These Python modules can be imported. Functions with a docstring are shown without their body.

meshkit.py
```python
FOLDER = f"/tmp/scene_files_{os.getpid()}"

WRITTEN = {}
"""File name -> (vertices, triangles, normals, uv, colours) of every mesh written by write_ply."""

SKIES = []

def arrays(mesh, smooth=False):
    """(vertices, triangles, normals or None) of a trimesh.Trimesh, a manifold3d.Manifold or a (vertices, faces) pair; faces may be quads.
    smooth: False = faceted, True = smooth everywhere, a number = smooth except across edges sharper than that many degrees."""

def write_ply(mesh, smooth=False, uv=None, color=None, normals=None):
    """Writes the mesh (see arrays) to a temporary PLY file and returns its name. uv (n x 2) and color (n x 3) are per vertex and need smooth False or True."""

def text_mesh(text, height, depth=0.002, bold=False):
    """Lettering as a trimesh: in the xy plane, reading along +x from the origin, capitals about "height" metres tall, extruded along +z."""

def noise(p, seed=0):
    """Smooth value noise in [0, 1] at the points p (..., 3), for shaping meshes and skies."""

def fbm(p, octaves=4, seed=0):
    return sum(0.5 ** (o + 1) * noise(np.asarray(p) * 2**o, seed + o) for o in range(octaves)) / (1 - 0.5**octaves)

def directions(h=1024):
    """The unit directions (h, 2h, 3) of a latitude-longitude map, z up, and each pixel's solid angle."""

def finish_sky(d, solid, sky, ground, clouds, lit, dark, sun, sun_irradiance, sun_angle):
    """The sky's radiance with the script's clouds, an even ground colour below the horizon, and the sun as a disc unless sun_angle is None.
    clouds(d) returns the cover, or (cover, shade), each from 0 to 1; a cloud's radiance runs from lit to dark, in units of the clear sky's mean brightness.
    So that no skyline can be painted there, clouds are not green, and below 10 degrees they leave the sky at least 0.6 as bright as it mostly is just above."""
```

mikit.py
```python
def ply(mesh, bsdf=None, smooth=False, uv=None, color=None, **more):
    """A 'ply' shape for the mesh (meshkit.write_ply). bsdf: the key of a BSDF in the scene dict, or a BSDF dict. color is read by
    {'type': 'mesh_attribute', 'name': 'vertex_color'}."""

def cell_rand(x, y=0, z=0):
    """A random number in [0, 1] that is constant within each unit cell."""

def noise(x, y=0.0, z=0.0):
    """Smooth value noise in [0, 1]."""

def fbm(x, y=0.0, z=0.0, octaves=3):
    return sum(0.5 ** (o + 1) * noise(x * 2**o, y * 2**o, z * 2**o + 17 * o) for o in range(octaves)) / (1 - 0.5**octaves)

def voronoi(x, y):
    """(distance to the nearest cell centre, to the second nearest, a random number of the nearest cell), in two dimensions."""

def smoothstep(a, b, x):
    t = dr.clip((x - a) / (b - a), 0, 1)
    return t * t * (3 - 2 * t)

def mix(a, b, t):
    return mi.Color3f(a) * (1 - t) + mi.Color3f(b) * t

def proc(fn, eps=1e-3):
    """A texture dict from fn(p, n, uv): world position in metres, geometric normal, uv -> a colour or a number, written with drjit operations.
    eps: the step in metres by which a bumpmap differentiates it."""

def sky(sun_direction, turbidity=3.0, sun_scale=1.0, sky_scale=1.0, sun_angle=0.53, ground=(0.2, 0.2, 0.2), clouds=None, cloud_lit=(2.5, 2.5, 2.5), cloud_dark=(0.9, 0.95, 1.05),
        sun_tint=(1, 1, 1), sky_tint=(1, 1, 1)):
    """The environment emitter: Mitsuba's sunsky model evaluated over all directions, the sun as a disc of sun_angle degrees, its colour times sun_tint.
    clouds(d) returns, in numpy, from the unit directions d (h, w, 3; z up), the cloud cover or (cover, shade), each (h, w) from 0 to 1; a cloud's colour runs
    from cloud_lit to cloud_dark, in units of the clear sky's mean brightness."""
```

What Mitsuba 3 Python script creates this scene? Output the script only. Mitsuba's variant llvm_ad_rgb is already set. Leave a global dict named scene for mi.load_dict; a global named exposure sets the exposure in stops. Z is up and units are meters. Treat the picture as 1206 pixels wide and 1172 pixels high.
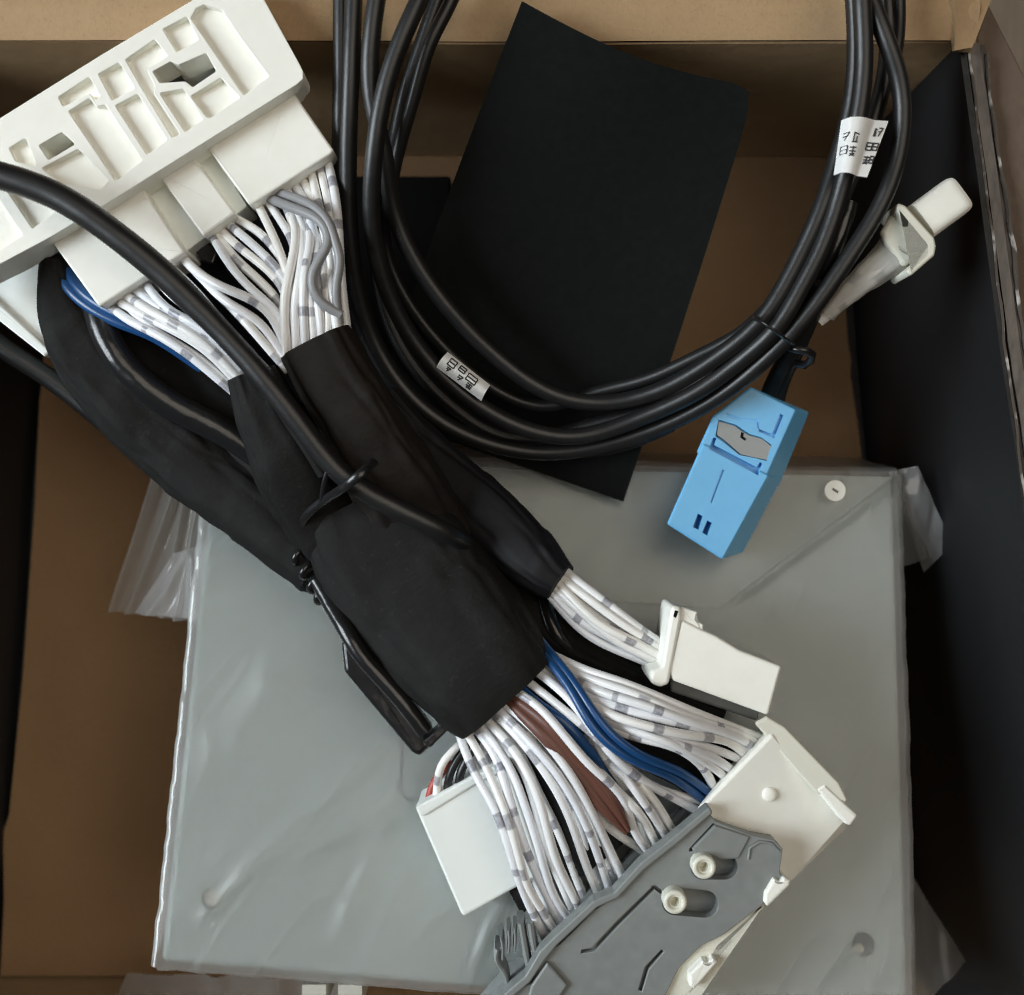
import math, random
import numpy as np
import trimesh, manifold3d as m3
from shapely.geometry import Polygon
from shapely.ops import unary_union
from scipy.interpolate import CubicSpline
import drjit as dr
import mitsuba as mi
import mikit, meshkit
from mikit import proc, noise, fbm, mix, smoothstep, cell_rand

T = mi.ScalarTransform4f
scene, labels = {}, {}
rng = random.Random(7)

# ------------------------------------------------------------------ camera, lights, exposure
H, F = 0.32, 1293.0           # camera height above the box floor (m); focal length in photo pixels
exposure = 0.58
scene['camera'] = dict(type='thinlens', fov=2 * math.degrees(math.atan(603 / F)), fov_axis='x',
                       aperture_radius=0.0016, focus_distance=H - 0.081, near_clip=0.01, far_clip=20.0,
                       to_world=T().look_at(origin=[0, 0, H], target=[0, 0, 0], up=[0, 1, 0]))


def area_light(name, center, target, w, h, rgb):
    scene[name] = dict(type='rectangle', to_world=T().look_at(origin=center, target=target, up=[0, 0.1, 1]) @ T().scale([w / 2, h / 2, 1]),
                       emitter=dict(type='area', radiance=dict(type='rgb', value=rgb)))


area_light('window_light', [-1.10, 0.02, 0.82], [0, 0, 0.05], 0.65, 0.8, [8.2, 9.0, 9.5])
area_light('overhead_fill', [0.55, 0.25, 1.9], [0, 0, 0], 1.5, 1.5, [1.45, 1.30, 1.11])  # unseen warm panel added as fill for the room ambience
labels['window_light'] = dict(kind='structure')
labels['overhead_fill'] = dict(kind='structure')


# ------------------------------------------------------------------ helpers
def P(px, py, z):
    """point at height z that stands at photo position px, py"""
    d = (H - z) / F
    return np.array([(px - 603) * d, (586 - py) * d, z])


def zunit(py):
    """height of the tilted top of the metal unit"""
    return 0.045 + (py - 545) / 620.0 * 0.025


used = {}


def numbered(name):
    n = used.get(name, 0)
    used[name] = n + 1
    return name if n == 0 else f'{name}_{n:03d}'


def thing(name, label, cat, group=None):
    key = numbered(name)
    labels[key] = dict(label=label, category=cat)
    if group:
        labels[key]['group'] = group
    return key


def obj(name, mesh, mat, parent=None, smooth=35, label=None, uv=None, kind=None):
    key = numbered(f'{parent}__{name}' if parent else name)
    scene[key] = mikit.ply(mesh, 'mat_' + mat, smooth=smooth, uv=uv)
    if label or kind:
        labels.setdefault(key, {})
        if label:
            labels[key]['label'] = label
        if kind:
            labels[key]['kind'] = kind
    return key


def spline(pts, step=0.0018):
    pts = np.asarray(pts, float)
    d = np.r_[0, np.cumsum(np.linalg.norm(np.diff(pts[:, :3], axis=0), axis=1) ** 0.75)]
    L = np.linalg.norm(np.diff(pts[:, :3], axis=0), axis=1).sum()
    n = max(4, int(L / step))
    cs = CubicSpline(d, pts, bc_type='natural') if len(pts) > 2 else None
    s = np.linspace(0, d[-1], n)
    if cs is None:
        t = (s / d[-1])[:, None]
        return pts[0] * (1 - t) + pts[1] * t
    return cs(s)


def sweep(c, a, b, n=12, uid=None, wrinkle=None, cap=True, squash=2.0):
    """tube along the points c, half width a (level) and half height b (upright); returns (mesh, uv)"""
    c = np.asarray(c, float)
    a = np.broadcast_to(a, len(c)); b = np.broadcast_to(b, len(c))
    t = np.gradient(c, axis=0)
    t /= np.linalg.norm(t, axis=1, keepdims=True)
    side = np.cross(t, [0, 0, 1.0])
    for i in range(len(side)):
        l = np.linalg.norm(side[i])
        side[i] = side[i] / l if l > 0.05 else (side[i - 1] if i else [1, 0, 0])
    up = np.cross(side, t)
    ang = np.arange(n) / n * 2 * np.pi
    ca, sa = np.cos(ang), np.sin(ang)
    e = 2.0 / squash
    ca, sa = np.sign(ca) * np.abs(ca) ** e, np.sign(sa) * np.abs(sa) ** e
    nd = side[:, None] * ca[None, :, None] * a[:, None, None] + up[:, None] * sa[None, :, None] * b[:, None, None]
    v = c[:, None] + nd
    arc = np.r_[0, np.cumsum(np.linalg.norm(np.diff(c, axis=0), axis=1))]
    if wrinkle is not None:
        v = v + nd / np.maximum(np.linalg.norm(nd, axis=2, keepdims=True), 1e-9) * wrinkle(v, arc[:, None] + 0 * ca[None], ang[None] + 0 * arc[:, None])[..., None]
    m = len(c)
    V = v.reshape(-1, 3)
    i, j = np.meshgrid(np.arange(m - 1), np.arange(n), indexing='ij')
    j2 = (j + 1) % n
    q = np.stack([i * n + j, (i + 1) * n + j, (i + 1) * n + j2, i * n + j2], -1).reshape(-1, 4)
    f = np.vstack([q[:, [0, 2, 1]], q[:, [0, 3, 2]]])
    uv = np.stack([(0 if uid is None else uid) + 0.05 + 0.9 * np.broadcast_to(np.abs(ang / np.pi - 1)[None], (m, n)), np.broadcast_to(arc[:, None], (m, n))], -1).reshape(-1, 2)
    if cap:
        k = np.arange(n); o = m * n
        V = np.vstack([V, V[:n], V[o - n:o], c[0], c[-1]])
        uv = np.vstack([uv, uv[:n], uv[o - n:o], [uv[0, 0], 0], [uv[0, 0], arc[-1]]])
        f = np.vstack([f, np.stack([0 * k + o + 2 * n, o + (k + 1) % n, o + k], 1), np.stack([0 * k + o + 2 * n + 1, o + n + k, o + n + (k + 1) % n], 1)])
    return trimesh.Trimesh(V, f[:, ::-1], process=False), uv


def path(pts):
    """(px, py, z) list -> world points"""
    return np.array([P(*p[:3]) for p in pts])


def pxsize(px, z):
    return px * (H - z) / F


def tube_px(pts, r_px=None, r=None, n=12, uid=None, step=0.0018):
    c = spline(path(pts), step)
    rad = r if r is not None else pxsize(r_px, np.mean([p[2] for p in pts]))
    return sweep(c, rad, rad, n, uid)


def world_poly(px, z, r=0.0):
    p = Polygon([tuple(P(x, y, z)[:2]) for x, y in px])
    if not p.is_valid:
        p = p.buffer(0)
    if r > 0:
        p = p.buffer(-r, quad_segs=5).buffer(2 * r, quad_segs=5).buffer(-r, quad_segs=5)
        if p.geom_type != 'Polygon':
            p = max(p.geoms, key=lambda g: g.area)
    return p


def ring_offset(ring, c):
    """ring counter clockwise around the solid's inside on its left; moves the ring inwards by c"""
    p = np.asarray(ring)
    e = np.roll(p, -1, 0) - p
    e /= np.maximum(np.linalg.norm(e, axis=1, keepdims=True), 1e-12)
    nrm = np.stack([-e[:, 1], e[:, 0]], 1)
    a = nrm + np.roll(nrm, 1, 0)
    a /= np.maximum((a * nrm).sum(1, keepdims=True), 0.35)
    return p + a * c


def clean_ring(r, ccw):
    p = np.asarray(r.coords)[:-1]
    keep = np.linalg.norm(p - np.roll(p, 1, 0), axis=1) > 4e-5
    p = p[keep]
    area = (p[:, 0] * np.roll(p[:, 1], -1) - p[:, 1] * np.roll(p[:, 0], -1)).sum()
    return p if (area > 0) == ccw else p[::-1]


def bevel_prism(poly, z0, z1, c=0.0004, steps=3):
    """upright prism of a shapely polygon between z0 and z1, its top edges rounded by c (holes too)"""
    while c > 0 and poly.buffer(-1.25 * c, quad_segs=2).geom_type != 'Polygon' or len(poly.buffer(-1.25 * c, quad_segs=2).interiors) != len(poly.interiors):
        c *= 0.7                                      # ribs thinner than the rounding
        if c < 2e-5:
            c = 0
            break
    rings = [clean_ring(poly.exterior, True)] + [clean_ring(h, False) for h in poly.interiors]
    levels = [(0.0, z0), (0.0, z1 - c)] + [(c * (1 - math.cos(k / steps * math.pi / 2)), z1 - c + c * math.sin(k / steps * math.pi / 2)) for k in range(1, steps + 1)] if c > 0 else [(0.0, z0), (0.0, z1)]
    V, Fc, tops, bots = [], [], [], []
    at = 0
    for ring in rings:
        n = len(ring)
        for k, (o, z) in enumerate(levels):
            p = ring_offset(ring, o) if o else ring
            V.append(np.c_[p, np.full(n, z)])
            if k:
                i = np.arange(n); j = (i + 1) % n
                lo, hi = at + (k - 1) * n, at + k * n
                Fc += [np.stack([lo + i, lo + j, hi + j], 1), np.stack([lo + i, hi + j, hi + i], 1)]
        bots.append((ring, at + np.arange(n)))
        tops.append((ring_offset(ring, levels[-1][0]), at + (len(levels) - 1) * n + np.arange(n)))
        at += len(levels) * n
    for rs, flip in ((tops, False), (bots, True)):
        t = np.asarray(m3.triangulate([r * 1000 for r, _ in rs], 1e-6)) + at
        V.append(np.c_[np.vstack([r for r, _ in rs]), np.full(sum(len(r) for r, _ in rs), z0 if flip else z1)])   # caps have corners of their own: flat
        at += len(V[-1])
        Fc.append(t[:, ::-1] if flip else t)
    return trimesh.Trimesh(np.vstack(V), np.vstack(Fc), process=False)


def prism(px, ztop, depth, c=0.0004, r=0.0004, holes=(), zmap=None, cuts=(), shrink=0.0):
    p = world_poly(px, ztop if zmap is None else zmap, r)
    for h in holes:
        p = p.difference(world_poly(h, ztop if zmap is None else zmap, r).buffer(-shrink))
    for h in cuts:
        p = p.difference(world_poly(h, ztop if zmap is None else zmap, 0))
    if p.geom_type != 'Polygon':
        p = max(p.geoms, key=lambda g: g.area)
    return bevel_prism(p, ztop - depth, ztop, c)


def loft(top_px, bot_px, ztop, zbot, r=0.0006):
    """rounded convex block between a top outline and a bottom outline (photo pixels at their own heights)"""
    s = m3.Manifold.sphere(r, 24)
    parts = [s.translate(P(q[0], q[1], ztop - r + (q[2] if len(q) > 2 else 0)).tolist()) for q in top_px] + [s.translate(P(x, y, zbot + r).tolist()) for x, y in bot_px]
    return m3.Manifold.batch_hull(parts)


def cutter(px, z0, z1, zmap):
    p = world_poly(px, zmap)
    cs = m3.CrossSection([clean_ring(p.exterior, True)])
    return m3.Manifold.extrude(cs, z1 - z0).translate([0, 0, z0])


def to_tri(man):
    m = man.to_mesh()
    return trimesh.Trimesh(m.vert_properties[:, :3], m.tri_verts, process=False)


def thick(P3, normal_offset):
    """closed sheet: a grid of points (m, n, 3) given a thickness along its normals"""
    du = np.gradient(P3, axis=0); dv = np.gradient(P3, axis=1)
    nn = np.cross(du, dv); nn /= np.maximum(np.linalg.norm(nn, axis=2, keepdims=True), 1e-12)
    A, B = P3 + nn * normal_offset / 2, P3 - nn * normal_offset / 2
    m, n = P3.shape[:2]
    i, j = np.meshgrid(np.arange(m - 1), np.arange(n - 1), indexing='ij')
    a = (i * n + j).ravel(); b = ((i + 1) * n + j).ravel(); c = ((i + 1) * n + j + 1).ravel(); d = (i * n + j + 1).ravel()
    o = m * n
    fs = [np.stack([a, b, c], 1), np.stack([a, c, d], 1), np.stack([a, c, b], 1) + o, np.stack([a, d, c], 1) + o]
    edge = np.r_[np.arange(n), np.arange(1, m) * n + n - 1, (m - 1) * n + np.arange(n - 2, -1, -1), np.arange(m - 2, 0, -1) * n]
    e2 = np.roll(edge, -1)
    fs += [np.stack([edge, e2, e2 + o], 1), np.stack([edge, e2 + o, edge + o], 1)]
    return trimesh.Trimesh(np.vstack([A.reshape(-1, 3), B.reshape(-1, 3)]), np.vstack(fs), process=False)


def single(P3):
    """open sheet (film)"""
    m, n = P3.shape[:2]
    i, j = np.meshgrid(np.arange(m - 1), np.arange(n - 1), indexing='ij')
    a = (i * n + j).ravel(); b = ((i + 1) * n + j).ravel(); c = ((i + 1) * n + j + 1).ravel(); d = (i * n + j + 1).ravel()
    return trimesh.Trimesh(P3.reshape(-1, 3), np.vstack([np.stack([a, c, b], 1), np.stack([a, d, c], 1)]), process=False)


def bilinear(c00, c10, c11, c01, m, n):
    u, v = np.meshgrid(np.linspace(0, 1, m), np.linspace(0, 1, n), indexing='ij')
    u, v = u[..., None], v[..., None]
    return (1 - u) * (1 - v) * np.asarray(c00) + u * (1 - v) * np.asarray(c10) + u * v * np.asarray(c11) + (1 - u) * v * np.asarray(c01)


def concat(*ms):
    return trimesh.util.concatenate(list(ms))


# ------------------------------------------------------------------ materials
def rgb(*c):
    return dict(type='rgb', value=list(c))


def princ(name, color, rough=0.5, spec=0.5, two=False, bump=None, bump_scale=1.0, **kw):
    d = dict(type='principled', base_color=color if isinstance(color, dict) else rgb(*color), roughness=rough, specular=spec, **kw)
    if bump:
        d = dict(type='bumpmap', arbitrary=bump, scale=bump_scale, bsdf=d)
    scene['mat_' + name] = dict(type='twosided', bsdf=d) if two else d
    return name


def kraft_fn(p, n, uv):
    g = fbm(p.x * 2600 + p.z * 900, p.y * 1500, p.z * 2000, 3)
    s = fbm(p.x * 120 + 3, p.y * 60, p.z * 90, 3)
    fleck = smoothstep(0.74, 0.82, noise(p.x * 2900, p.y * 2300, p.z * 2500 + 9))
    c = mix((0.315, 0.205, 0.11), (0.41, 0.278, 0.155), 0.55 * g + 0.45 * s)
    return mix(c, (0.22, 0.145, 0.08), fleck * 0.22)


def board_fn(p, n, uv):
    g = fbm(p.x * 2200, p.y * 2600, 1.0, 3)
    s = fbm(p.x * 45, p.y * 30, 4.0, 3)
    return mix((0.190, 0.112, 0.057), (0.280, 0.172, 0.093), 0.5 * g + 0.5 * s)


def flute_bump(p, n, uv):
    return 0.00007 * dr.sin(p.y * 2 * math.pi / 0.0062 + 2 * noise(p.x * 40, p.y * 40, 0)) + 0.00016 * fbm(p.x * 300, p.y * 500, p.z * 300, 2)


princ('kraft', proc(kraft_fn), 0.75, 0.25, bump=proc(flute_bump, eps=2e-4))
princ('board', proc(board_fn), 0.8, 0.2)
princ('lining', (0.0085, 0.009, 0.0098), 0.55, 0.4, bump=proc(lambda p, n, uv: 0.0002 * fbm(p.x * 500, p.y * 500, p.z * 500, 3), eps=2e-4))
princ('torn_paper', proc(lambda p, n, uv: mix((0.085, 0.07, 0.058), (0.50, 0.47, 0.43), smoothstep(0.50, 0.72, fbm(p.x * 420, p.y * 300, p.z * 420, 3)))), 0.8, 0.2, two=True)
princ('flute', proc(lambda p, n, uv: mix((0.055, 0.046, 0.040), (0.135, 0.115, 0.10), fbm(p.x * 900, p.y * 300, p.z * 500, 3))), 0.45, 0.4)
princ('outer_kraft', proc(lambda p, n, uv: mix((0.115, 0.085, 0.065), (0.17, 0.125, 0.095), fbm(p.x * 900, p.y * 500, p.z * 600, 4))), 0.7, 0.3)
princ('table', proc(lambda p, n, uv: mix((0.27, 0.235, 0.195), (0.36, 0.315, 0.265), fbm(p.x * 700, p.y * 90, 0, 3))), 0.6, 0.3)


def plastic_fn(p, n, uv):
    return mix((0.77, 0.76, 0.685), (0.82, 0.81, 0.745), fbm(p.x * 260, p.y * 260, p.z * 260, 3))


fine = proc(lambda p, n, uv: 0.00003 * fbm(p.x * 1500, p.y * 1500, p.z * 1500, 2), eps=1e-4)
princ('white_plastic', proc(plastic_fn), 0.42, 0.45)
princ('light_tinted_plastic', (0.72, 0.75, 0.72), 0.4, 0.45)  # white plastic with cool daylight and shade put into its colour
princ('post_plastic', (0.62, 0.61, 0.52), 0.4, 0.5)
princ('grey_plastic', proc(lambda p, n, uv: mix((0.165, 0.177, 0.172), (0.205, 0.217, 0.211), fbm(p.x * 500, p.y * 500, p.z * 500, 3))), 0.42, 0.45)
princ('blue_plastic', proc(lambda p, n, uv: mix((0.125, 0.40, 0.68), (0.145, 0.44, 0.73), fbm(p.x * 300, p.y * 300, p.z * 300, 3))), 0.4, 0.45)
princ('insert_grey', (0.26, 0.27, 0.265), 0.45, 0.4)


def fabric_fn(p, n, uv):
    w = noise(uv.y * 3200, uv.x * 60, 0) * 0.5 + 0.5 * fbm(p.x * 350, p.y * 350, p.z * 350, 3)
    lint = smoothstep(0.83, 0.9, noise(p.x * 1700, p.y * 1700, p.z * 1700))
    return mix(mix((0.0055, 0.0053, 0.005), (0.0105, 0.0102, 0.0096), w), (0.05, 0.048, 0.045), lint * 0.15)


princ('fabric', proc(fabric_fn), 0.75, 0.2, sheen=0.12,
      bump=proc(lambda p, n, uv: 0.00004 * noise(p.x * 2400, p.y * 2400, p.z * 2400) + 0.00012 * fbm(p.x * 160, p.y * 160, p.z * 160, 3), eps=1e-4))
def tinted(a, b):
    def f(p, n, uv):
        return mix(a, b, noise(uv.y * 3200, uv.x * 60, 0) * 0.5 + 0.5 * fbm(p.x * 350, p.y * 350, p.z * 350, 3))
    return proc(f)


princ('brown_fabric', tinted((0.0085, 0.0068, 0.0056), (0.0165, 0.0132, 0.0108)), 0.75, 0.2)
princ('blue_black_fabric', tinted((0.0055, 0.0055, 0.0066), (0.0105, 0.0105, 0.0125)), 0.65, 0.25)
princ('felt', proc(lambda p, n, uv: mix((0.0045, 0.0054, 0.0053), (0.0085, 0.0095, 0.0093), fbm(p.x * 900, p.y * 900, p.z * 900, 3))), 0.9, 0.12, sheen=0.05)
princ('cable', proc(lambda p, n, uv: mix((0.008, 0.008, 0.0085), (0.014, 0.0138, 0.0135), fbm(p.x * 420, p.y * 420, p.z * 420, 3))), 0.40, 0.5,
      bump=proc(lambda p, n, uv: 0.00005 * fbm(p.x * 380, p.y * 380, p.z * 380, 3), eps=2e-4))
princ('gloss_black', (0.012, 0.012, 0.0125), 0.24, 0.5, bump=proc(lambda p, n, uv: 0.0002 * fbm(p.x * 300, p.y * 300, p.z * 300, 3), eps=2e-4))
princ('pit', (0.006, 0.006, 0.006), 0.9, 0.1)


def wire_fn(p, n, uv):
    wid = dr.floor(uv.x)
    r1, r2, r3 = cell_rand(wid, 3), cell_rand(wid, 8), cell_rand(wid, 15)
    base = mix((0.73, 0.745, 0.78), (0.80, 0.785, 0.745), r1)
    per = 0.0085 + 0.0065 * r2
    ph = uv.y / per + 5 * r3
    k = dr.floor(ph)
    fr = ph - k
    wdt = 0.13 + 0.15 * cell_rand(k, wid, 2)
    on = smoothstep(0.0, 0.035, fr) * (1 - smoothstep(wdt, wdt + 0.035, fr)) * (0.78 + 0.22 * cell_rand(k, wid, 31)) * (0.8 + 0.4 * (noise(p.x * 2500, p.y * 2500, p.z * 2500) - 0.5)) * dr.select(r2 < 0.85, 1.0, 0.0) * dr.select(cell_rand(k, wid, 5) < 0.68, 1.0, 0.0)
    around = uv.x - wid
    on = on * dr.select(cell_rand(k, wid, 9) < 0.72, 1.0, smoothstep(0.3, 0.4, around))
    dirt = fbm(p.x * 500, p.y * 500, p.z * 500, 3)
    return mix(base * (0.9 + 0.12 * dirt), (0.155, 0.155, 0.19), dr.clip(on, 0, 1) * 0.95)


princ('white_wire', proc(wire_fn), 0.30, 0.5)
princ('blue_wire', (0.012, 0.060, 0.175), 0.3, 0.5)
princ('brown_wire', proc(lambda p, n, uv: mix((0.085, 0.035, 0.024), (0.13, 0.055, 0.038), fbm(uv.x * 30, uv.y * 120, 0, 3))), 0.45, 0.4)
princ('grey_wire', (0.23, 0.23, 0.235), 0.4, 0.45)
princ('black_wire', (0.015, 0.015, 0.015), 0.35, 0.5)
princ('red_wire', (0.35, 0.05, 0.035), 0.4, 0.45)
princ('sticker', proc(lambda p, n, uv: mix((0.70, 0.70, 0.68), (0.78, 0.78, 0.76), fbm(p.x * 600, p.y * 600, p.z * 600, 3))), 0.45, 0.4, two=True)
princ('ink', (0.04, 0.04, 0.042), 0.6, 0.3)
princ('unit_metal', proc(lambda p, n, uv: mix((0.295, 0.335, 0.322), (0.335, 0.375, 0.36), fbm(p.x * 60, p.y * 60, 0, 3) * 0.6 + 0.4 * fbm(p.x * 1200, p.y * 1200, 0, 2))), 0.55, 0.4, metallic=0.0)
princ('dark_metal', (0.05, 0.05, 0.05), 0.5, 0.5)
princ('tab_plastic', (0.42, 0.41, 0.36), 0.5, 0.4)
scene['mat_film'] = dict(type='principledthin', base_color=rgb(0.93, 0.94, 0.93), roughness=0.30, spec_trans=0.80, diff_trans=1.1, eta=1.4)
scene['mat_film_gloss'] = dict(type='blendbsdf', weight=0.30, bsdf_0=dict(type='thindielectric', int_ior=1.45),
                               bsdf_1=dict(type='principledthin', base_color=rgb(0.85, 0.86, 0.84), roughness=0.16, diff_trans=1.0, spec_trans=0.0, eta=1.5))
scene['mat_film_haze'] = dict(type='blendbsdf', weight=0.34, bsdf_0=dict(type='thindielectric', int_ior=1.45),
                               bsdf_1=dict(type='principledthin', base_color=rgb(0.88, 0.89, 0.90), roughness=0.3, diff_trans=0.9, spec_trans=0.0, eta=1.5))
scene['mat_sleeve_film'] = dict(type='blendbsdf', weight=0.42, bsdf_0=dict(type='thindielectric', int_ior=1.45),
                            bsdf_1=dict(type='principledthin', base_color=rgb(0.74, 0.73, 0.68), roughness=0.22, diff_trans=0.9, spec_trans=0.0, eta=1.5))

# ------------------------------------------------------------------ setting: table, box
tz = -0.02
obj('table', trimesh.creation.box(extents=[3, 3, 0.03], transform=trimesh.transformations.translation_matrix([0, 0, tz - 0.015])), 'table', smooth=False, kind='structure')

box = thing('cardboard_box', 'open brown cardboard box with black lined sides holding the cables and the metal unit', 'box')
YB, YF, RIM = 0.0993, -0.140, 0.080
XR0, XL0 = 0.0975, -0.139


def wall(c0, c1, c2, c3, th, m=40, n=12, amp=0.0008, seed=0):
    g = bilinear(c0, c1, c2, c3, m, n)
    g[..., 2] += 0
    k = meshkit.fbm(g * 22, 3, seed) - 0.5
    du = np.gradient(g, axis=0); dv = np.gradient(g, axis=1)
    nn = np.cross(du, dv); nn /= np.linalg.norm(nn, axis=2, keepdims=True)
    return thick(g + nn * k[..., None] * amp, th)


obj('bottom', wall([-0.19, -0.15, -0.0055], [0.17, -0.15, -0.0055], [0.17, 0.11, -0.0055], [-0.19, 0.11, -0.0055], 0.004, seed=1), 'lining', box, label='black bottom of the box')
# loose brown board on the bottom: its side edges wander a little
edge_l = [(60, 150), (50, 440), (46, 470), (40, 600), (26, 800), (10, 960), (3, 980), (4, 1060), (0, 1150)]
edge_r = [(1040, 1150), (1030, 800), (1022, 600), (1018, 560), (1011, 500), (1002, 440), (1003, 425), (999, 400), (992, 300), (984, 186)]
bp = Polygon([tuple(P(x, y, 0)[:2]) for x, y in edge_l + edge_r])
obj('bottom_board', bevel_prism(bp, -0.0032, 0.0, 0.0003), 'board', box, label='loose brown board on the bottom of the box')
obj('back_wall', wall([-0.17, YB + .0015, -0.004], [XR0 + .004, YB + .0015, -0.004], [XR0 + .004, YB + .0015, RIM], [-0.17, YB + .0015, RIM], 0.003, 60, 20, 0.0012, 2), 'kraft', box)
obj('front_wall', wall([0.16, YF - .002, -0.004], [-0.17, YF - .002, -0.004], [-0.17, YF - .006, RIM], [0.16, YF - .006, RIM], 0.003, 60, 20, 0.0012, 3), 'kraft', box)
# side walls: kraft outside, black lining inside; the right one bulges outwards
def side_pts(x_floor, x_rim, zs):
    pass
rx0 = lambda y: XR0 + 0.085 * (YB - y)
rx1 = lambda y: 0.0985 + 0.135 * (YB - y)
def side_grid(f0, f1, off, m=60, n=18, zr=RIM, seed=4, amp=0.0012):
    y = np.linspace(YB, YF - 0.004, m)[:, None]
    s = np.linspace(0, 1, n)[None]
    z = -0.004 + s * (zr + 0.004) + 0 * y
    x = f0(y) * (1 - s) + f1(y) * s + off
    g = np.stack([x + 0 * z, y + 0 * z, z], -1)
    g[..., 0] += amp * (meshkit.fbm(g * 25, 3, seed) - 0.5)
    return g
obj('right_lining', thick(side_grid(rx0, rx1, 0.0), 0.0014), 'lining', box, label='black lined inner face of the right wall')
obj('right_wall', thick(side_grid(rx0, rx1, 0.0026), 0.0024), 'flute', box)
lx0 = lambda y: -0.1395 + 0.07 * (y - 0.034)
lx1 = lambda y: -0.1425 + 0.07 * (y - 0.034)
obj('left_lining', thick(side_grid(lx0, lx1, 0.0, seed=5), 0.0014), 'lining', box, label='black lined inner face of the left wall')
obj('left_wall', thick(side_grid(lx0, lx1, -0.0026, seed=5), 0.0024), 'kraft', box)
# torn rim of the right wall: two ragged paper edges with the dark fluting between
def ragged(off, h, amp, w, seed, y0, y1):
    m = 150
    y = np.linspace(y0, y1, m)
    x = rx1(y) + off + 0.0004 * (meshkit.fbm(np.c_[y * 90, y * 0, y * 0 + seed], 3, seed) - 0.5) * 4
    top = RIM + h + amp * (meshkit.fbm(np.c_[y * 260, y * 0 + seed, y * 0], 4, seed) - 0.5) * 2
    g = np.stack([np.stack([x, y, np.full(m, RIM - 0.004)], 1), np.stack([x + 0.2 * w, y, (RIM - 0.004 + top) / 2], 1), np.stack([x + w * (meshkit.noise(np.c_[y * 300, y * 0, y * 0 + seed], 3) - 0.3), y, top], 1)], 1)
    return thick(g, 0.0005)
obj('torn_edge', ragged(0.0006, 0.0002, 0.0002, 0.0002, 11, YB + 0.001, YF), 'torn_paper', box, label='pale torn paper edge along the right rim')
obj('torn_edge', ragged(0.0048, 0.0001, 0.0005, 0.0006, 12, YB - 0.002, YF), 'torn_paper', box, label='ragged pale outer paper edge along the right rim')
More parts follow.
